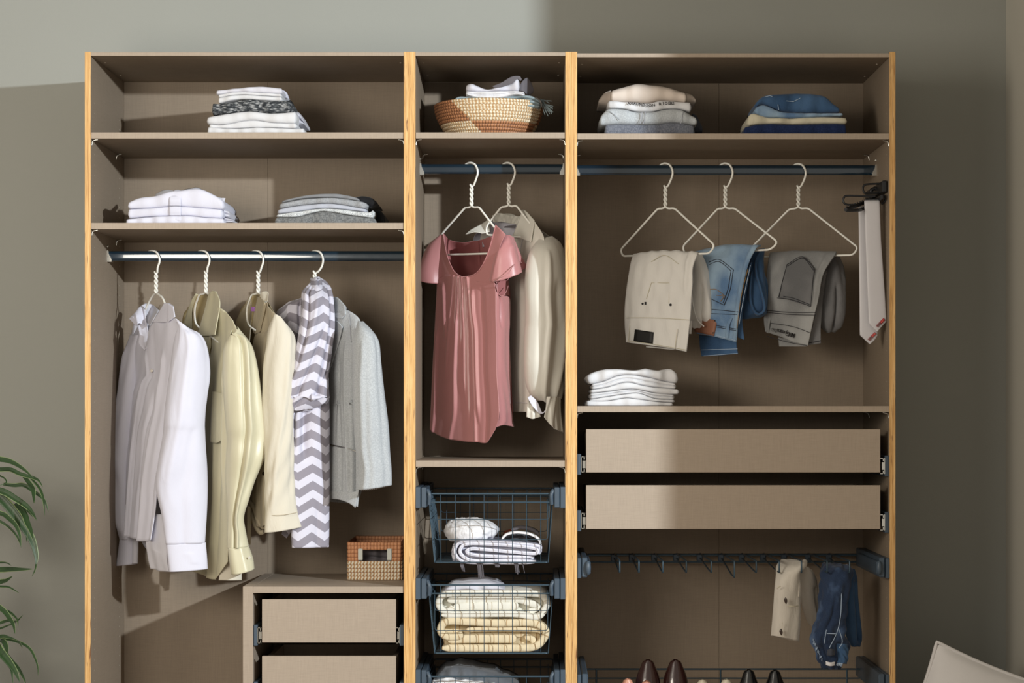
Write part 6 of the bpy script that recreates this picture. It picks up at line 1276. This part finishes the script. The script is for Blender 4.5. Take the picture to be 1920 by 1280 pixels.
# ---------------------------------------------------------------- trousers on the pull-out rack
st = thing('trousers', 'light beige trousers with dark buttons hung on the pull-out trouser rack', 'trousers', W(1475, 1200, .15))
sleeve('front_leg', [
    (zr(270, 100, .10), zr(340, 100, .12), .10), (zr(200, 165, .06), zr(355, 150, .10), .10), (zr(165, 260, .04), zr(330, 230, .08), .07), (zr(142, 370, .03), zr(338, 370, .08), .06), (zr(128, 540, .03), zr(340, 540, .08), .06), (zr(115, 700, .03), zr(338, 720, .08), .06), (zr(105, 828, .03), zr(325, 880, .08), .06)], 'small_beige', st, 50, 70, power=.8, folds=((.22, 0, .25, .6, .004, .04), (.38, .1, .38, .7, -.005, .03)), wr=(.0012, 20, 3, 101), solid=.003)
sleeve('rear_leg', [
    (zr(375, 150, .14), zr(440, 200, .16), .04), (zr(385, 240, .14), zr(475, 280, .18), .05), (zr(395, 340, .14), zr(486, 340, .18), .05), (zr(420, 520, .14), zr(500, 520, .18), .05), (zr(455, 680, .15), zr(535, 660, .18), .045), (zr(490, 748, .15), zr(540, 725, .18), .02)], 'small_beige', st, 40, 60, power=.8, folds=((.28, .4, .28, .95, -.018, .05),), wr=(.0012, 20, 3, 102), solid=.003)
tubes('step_seam', [cr(q3([zr(140, 375, .005), zr(152, 360, .0), zr(172, 352, .0)]), 10), cr(q3([zr(240, 541, .005), zr(300, 543, .01), zr(340, 540, .04)]), 10)], .0014, 'cream_canvas', st)
sheet('fly_edge', [[zr(330, 230, .045), zr(345, 240, .05)], [zr(345, 350, .04), zr(362, 350, .05)], [zr(345, 455, .04), zr(360, 450, .05)]], 'small_beige', st, 6, 20, solid=.004)
for (x, y) in ((220, 490), (176, 792)):
    s0 = sleeve('button', [(zr(x - 2, y - 32, -.004), zr(x + 2, y - 32, -.004), .004), (zr(x - 15, y - 15, -.004), zr(x + 12, y - 18, -.004), .006), (zr(x - 13, y + 5, -.004), zr(x + 17, y + 5, -.004), .006), (zr(x, y + 30, -.004), zr(x + 10, y + 30, -.004), .004)], 'button_horn', st, 20, 12, power=1, solid=0)
tubes('buttonhole', [q3([zr(190, 700, .0), zr(182, 765, .0)])], .0009, 'cream_canvas', st)
sj = thing('jeans', 'dark indigo jeans with frayed hem and white label on the pull-out rack', 'jeans', W(1560, 1255, .15))
sleeve('front_leg', [
    (zr(650, 130, .12), zr(760, 140, .14), .09), (zr(622, 190, .07), zr(800, 200, .12), .10), (zr(612, 300, .05), zr(780, 310, .10), .09), (zr(595, 450, .04), zr(752, 450, .09), .08), (zr(570, 620, .04), zr(748, 620, .09), .08), (zr(520, 760, .04), zr(745, 760, .09), .08), (zr(485, 850, .04), zr(762, 860, .09), .08), (zr(520, 960, .05), zr(770, 960, .10), .07), (zr(570, 1060, .05), zr(705, 1060, .09), .06), (zr(605, 1140, .06), zr(690, 1148, .09), .05)], 'indigo_denim', sj, 56, 90, power=.8, folds=((.3, .1, .36, .8, .006, .04), (.15, .3, .1, .95, -.010, .03), (.25, .6, .32, 1, -.010, .03), (.42, .6, .4, 1, .010, .03)), wr=(.0035, 24, 14, 111), solid=.003)
sleeve('hem_corner', [(zr(700, 900, .05), zr(770, 900, .08), .05), (zr(705, 1010, .05), zr(775, 1010, .08), .05), (zr(715, 1088, .05), zr(772, 1095, .08), .04)], 'blue_denim_dark', sj, 30, 30, wr=(.003, 40, 20, 112))
sleeve('rear_leg', [
    (zr(760, 170, .13), zr(840, 190, .16), .05), (zr(785, 330, .14), zr(868, 300, .18), .05), (zr(795, 480, .14), zr(880, 480, .18), .05), (zr(810, 650, .14), zr(898, 650, .18), .05), (zr(832, 830, .15), zr(924, 840, .18), .045), (zr(875, 930, .15), zr(912, 925, .18), .02)], 'blue_denim_dark', sj, 40, 60, power=.8, folds=((.27, .15, .27, .96, -.020, .05),), wr=(.0015, 20, 3, 113), solid=.003)
stitch(sj, [[zr(758, 350, .045), zr(755, 500, .035), zr(748, 640, .03), zr(715, 790, .025), zr(640, 945, .03)], [zr(735, 770, .025), zr(765, 880, .035), zr(735, 945, .035)], [zr(612, 770, .02), zr(590, 900, .025)], [zr(615, 805, .015), zr(700, 808, .015)]], 'thread_light', .012, .0012)
sheet('size_label', [[zr(606, 1070, .02), zr(650, 1082, .012), zr(694, 1076, .02)], [zr(608, 1108, .02), zr(650, 1118, .012), zr(690, 1112, .02)]], 'towel_white', sj, 12, 6, solid=.002)
sheet('waist_patch', [[zr(625, 960, .02), zr(655, 950, .012), zr(688, 962, .02)], [zr(618, 1015, .02), zr(655, 1020, .012), zr(692, 1015, .02)]], 'charcoal', sj, 12, 6, solid=.002)
rs_ = np.random.RandomState(12)
tubes('frayed_hem', [[W(*zr(x, y, .03)), W(*zr(x - 12 + 18 * rs_.rand(), y + 18 + 14 * rs_.rand(), .03))] for x, y in [(485 + 90 * k / 16, 850 + 12 * k + 20 * rs_.rand()) for k in range(16)] + [(715 + 4 * k, 1085 + 8 * rs_.rand()) for k in range(14)]], .0009, 'thread_light', sj, kind='stuff')

# ---------------------------------------------------------------- plant
zp1 = zc(0, 850, 6.09); zp2 = zc(0, 1040, 5.336)
pl = thing('potted_plant', 'dracaena with long arching green leaves edging into the photo at the left', 'plant', (W(-110, 900, .1)[0], .1, 0))
def leaf(z_, pts, w, d0=.1, d1=.1, flip=0, parent=pl):
    P = np.array([W(*z_(x, y, d0 + (d1 - d0) * i / (len(pts) - 1))) for i, (x, y) in enumerate(pts)]); n = 36
    if P[0][0] < W(-8, 0, .1)[0]: P = np.concatenate([[(W(-111, 900, .1)[0], .1, min(P[0][2] - .03, 1.14))], P])
    C = cr(P, n); T = np.gradient(C, axis=0); T /= np.linalg.norm(T, axis=1)[:, None]
    view = np.array([0.25, -1, .25]); S = np.cross(T, view); S /= np.linalg.norm(S, axis=1)[:, None]; Nn = np.cross(S, T)
    t = np.linspace(0, 1, n); prof = np.clip(np.sin(np.pi * np.clip(.18 + t * .82, 0, 1)) ** .7, .03, 1) * w / 2 * (D0 / F)
    V, uv = [], []
    for i in range(n):
        for j in range(5):
            u = j / 4 * 2 - 1; V.append(C[i] + S[i] * u * prof[i] + Nn[i] * (abs(u) - .5) * prof[i] * .45); uv.append(((j / 4 if not flip else 1 - j / 4), t[i]))
    Fc = [(i * 5 + j, i * 5 + j + 1, (i + 1) * 5 + j + 1, (i + 1) * 5 + j) for i in range(n - 1) for j in range(4)]
    return put('leaf', V, Fc, 'leaf', parent, uv=uv, solid=.0006)
L1 = [([(-420, 250), (-200, 60), (0, 65), (130, 95), (260, 170), (380, 275)], 11, 0), ([(-400, 300), (-150, 190), (0, 185), (120, 185), (230, 235), (370, 275), (440, 310), (490, 385)], 9, 1), ([(-60, 260), (0, 258), (50, 280), (75, 325), (40, 350), (-30, 370)], 3, 0),
      ([(40, 348), (160, 362), (270, 360), (380, 430), (500, 525), (555, 665)], 8, 0), ([(270, 255), (330, 330), (375, 400), (385, 480), (390, 570)], 9, 0), ([(350, 280), (430, 370), (475, 450), (500, 560), (510, 715)], 5, 1),
      ([(-400, 480), (-150, 420), (30, 435), (180, 520), (300, 600), (370, 680), (418, 765)], 13, 1), ([(-350, 380), (-100, 440), (20, 520), (130, 640), (240, 790), (330, 920), (385, 1040), (415, 1180), (412, 1280)], 19, 0), ([(170, 570), (230, 630), (280, 700), (310, 790), (350, 880), (375, 980)], 12, 1),
      ([(-300, 640), (0, 680), (100, 740), (180, 820), (225, 930), (240, 1075)], 9, 0), ([(-300, 720), (-80, 745), (60, 810), (160, 900), (215, 990), (240, 1070)], 5, 1), ([(240, 790), (290, 860), (305, 930), (305, 1010)], 5, 0), ([(260, 600), (310, 650), (380, 725)], 4, 0)]
for k, (p, w, f_) in enumerate(L1): leaf(zp1, p, w, .12, .02 + .02 * (k % 4), f_)
L2 = [([(-300, 180), (-100, 90), (20, 75), (80, 85), (115, 108)], 4, 0), ([(-300, 150), (0, 148), (100, 145), (200, 145), (332, 142)], 11, 1), ([(358, -40), (365, 60), (350, 150), (318, 215)], 3, 0), ([(-200, 330), (0, 270), (60, 255), (125, 212)], 10, 0), ([(-200, 300), (0, 315), (80, 320), (140, 350), (195, 385)], 4, 1),
      ([(-300, 420), (-100, 470), (30, 550), (100, 640), (135, 700), (150, 790)], 10, 0), ([(-200, 560), (0, 550), (90, 570), (150, 620), (175, 660), (180, 720)], 5, 1), ([(-200, 760), (0, 680), (90, 655), (160, 665), (230, 600)], 6, 0), ([(-200, 790), (0, 735), (80, 705), (160, 680)], 4, 0),
      ([(-200, 900), (0, 820), (80, 825), (170, 850)], 8, 1), ([(-100, 840), (60, 840), (210, 880), (300, 940), (350, 1030), (378, 1120), (380, 1210)], 5, 0), ([(0, 850), (40, 870), (65, 930), (75, 990)], 10, 0), ([(-200, 820), (-50, 900), (0, 965), (80, 1060), (150, 1160), (200, 1275)], 17, 0),
      ([(70, 990), (120, 1060), (180, 1130), (230, 1220), (260, 1290)], 6, 1), ([(80, 1100), (115, 1150), (130, 1290)], 5, 0), ([(150, 850), (190, 870), (225, 930)], 4, 0)]
for k, (p, w, f_) in enumerate(L2): leaf(zp2, p, w, .12, .0 + .02 * (k % 5), f_)
px = W(-110, 900, .1)[0]
tubes('stem', [[(px, .1, .28), (px + .01, .11, .6), (px - .01, .1, .95), (px, .1, 1.15)]], .017, 'bark', pl, seg=10, smooth_n=12)
tubes('stem', [[(px - .06, .12, .28), (px - .05, .12, .5), (px - .02, .12, .86)]], .014, 'bark', pl, seg=10, smooth_n=12)
V = []; prof = [(0, 0), (.12, 0), (.15, .30), (.155, .30), (.155, .31), (.14, .31), (.138, .27), (0, .27)]
for r_, h_ in prof:
    for s in range(28): a = 2 * math.pi * s / 28; V.append((px + r_ * math.cos(a), .1 + r_ * math.sin(a), h_))
put('pot', V, [(i * 28 + s, i * 28 + (s + 1) % 28, (i + 1) * 28 + (s + 1) % 28, (i + 1) * 28 + s) for i in range(len(prof) - 1) for s in range(28)], 'pot_grey', pl)

# ---------------------------------------------------------------- cushion
def cushion():
    c = W(1760, 1205, .0); side = .45; n = 34; ang = math.radians(-21)
    cu = thing('cushion', 'pale grey cushion with piped edge standing at the lower right by the wall', 'cushion', (c[0] + .07, .0, 0.0))
    ctr = np.array([0., 0.]); V, idx = [], []
    u = np.linspace(-1, 1, n)
    top = np.array([c[0], c[2]])
    def P(a, b_, sgn):
        e = (1 - abs(a) ** 2.4) * (1 - abs(b_) ** 2.4); th = .075 * max(e, 0) ** .55
        k = 1 - .06 * (1 - abs(a) ** 2) * abs(b_) - 0; k2 = 1 - .06 * (1 - abs(b_) ** 2) * abs(a)
        x, z = a * side / 2 * k2, b_ * side / 2 * k
        return x, sgn * th, z
    R = np.array([[math.cos(ang), -math.sin(ang)], [math.sin(ang), math.cos(ang)]])
    cor = R @ np.array([-side / 2, side / 2]); off = top - cor
    def TR(x, y, z):
        q = R @ np.array([x, z]) + off; return (q[0], 0.03 + y, q[1])
    for sgn in (-1, 1):
        for b_ in u:
            for a in u: V.append(TR(*P(a, b_, sgn)))
    Fc = [(s * n * n + j * n + i, s * n * n + j * n + i + 1, s * n * n + (j + 1) * n + i + 1, s * n * n + (j + 1) * n + i) for s in (0, 1) for j in range(n - 1) for i in range(n - 1)]
    put('cover', V, Fc, 'cushion_fabric', cu)
    ed = [(a, -1) for a in u] + [(1, b_) for b_ in u[1:]] + [(a, 1) for a in u[::-1][1:]] + [(-1, b_) for b_ in u[::-1][1:-1]]
    v, f = tube_vf([TR(*P(a, b_, 1)) for a, b_ in ed], .006, 8, closed=True); put('piping', v, f, 'cushion_fabric', cu)
    return V
V = cushion()
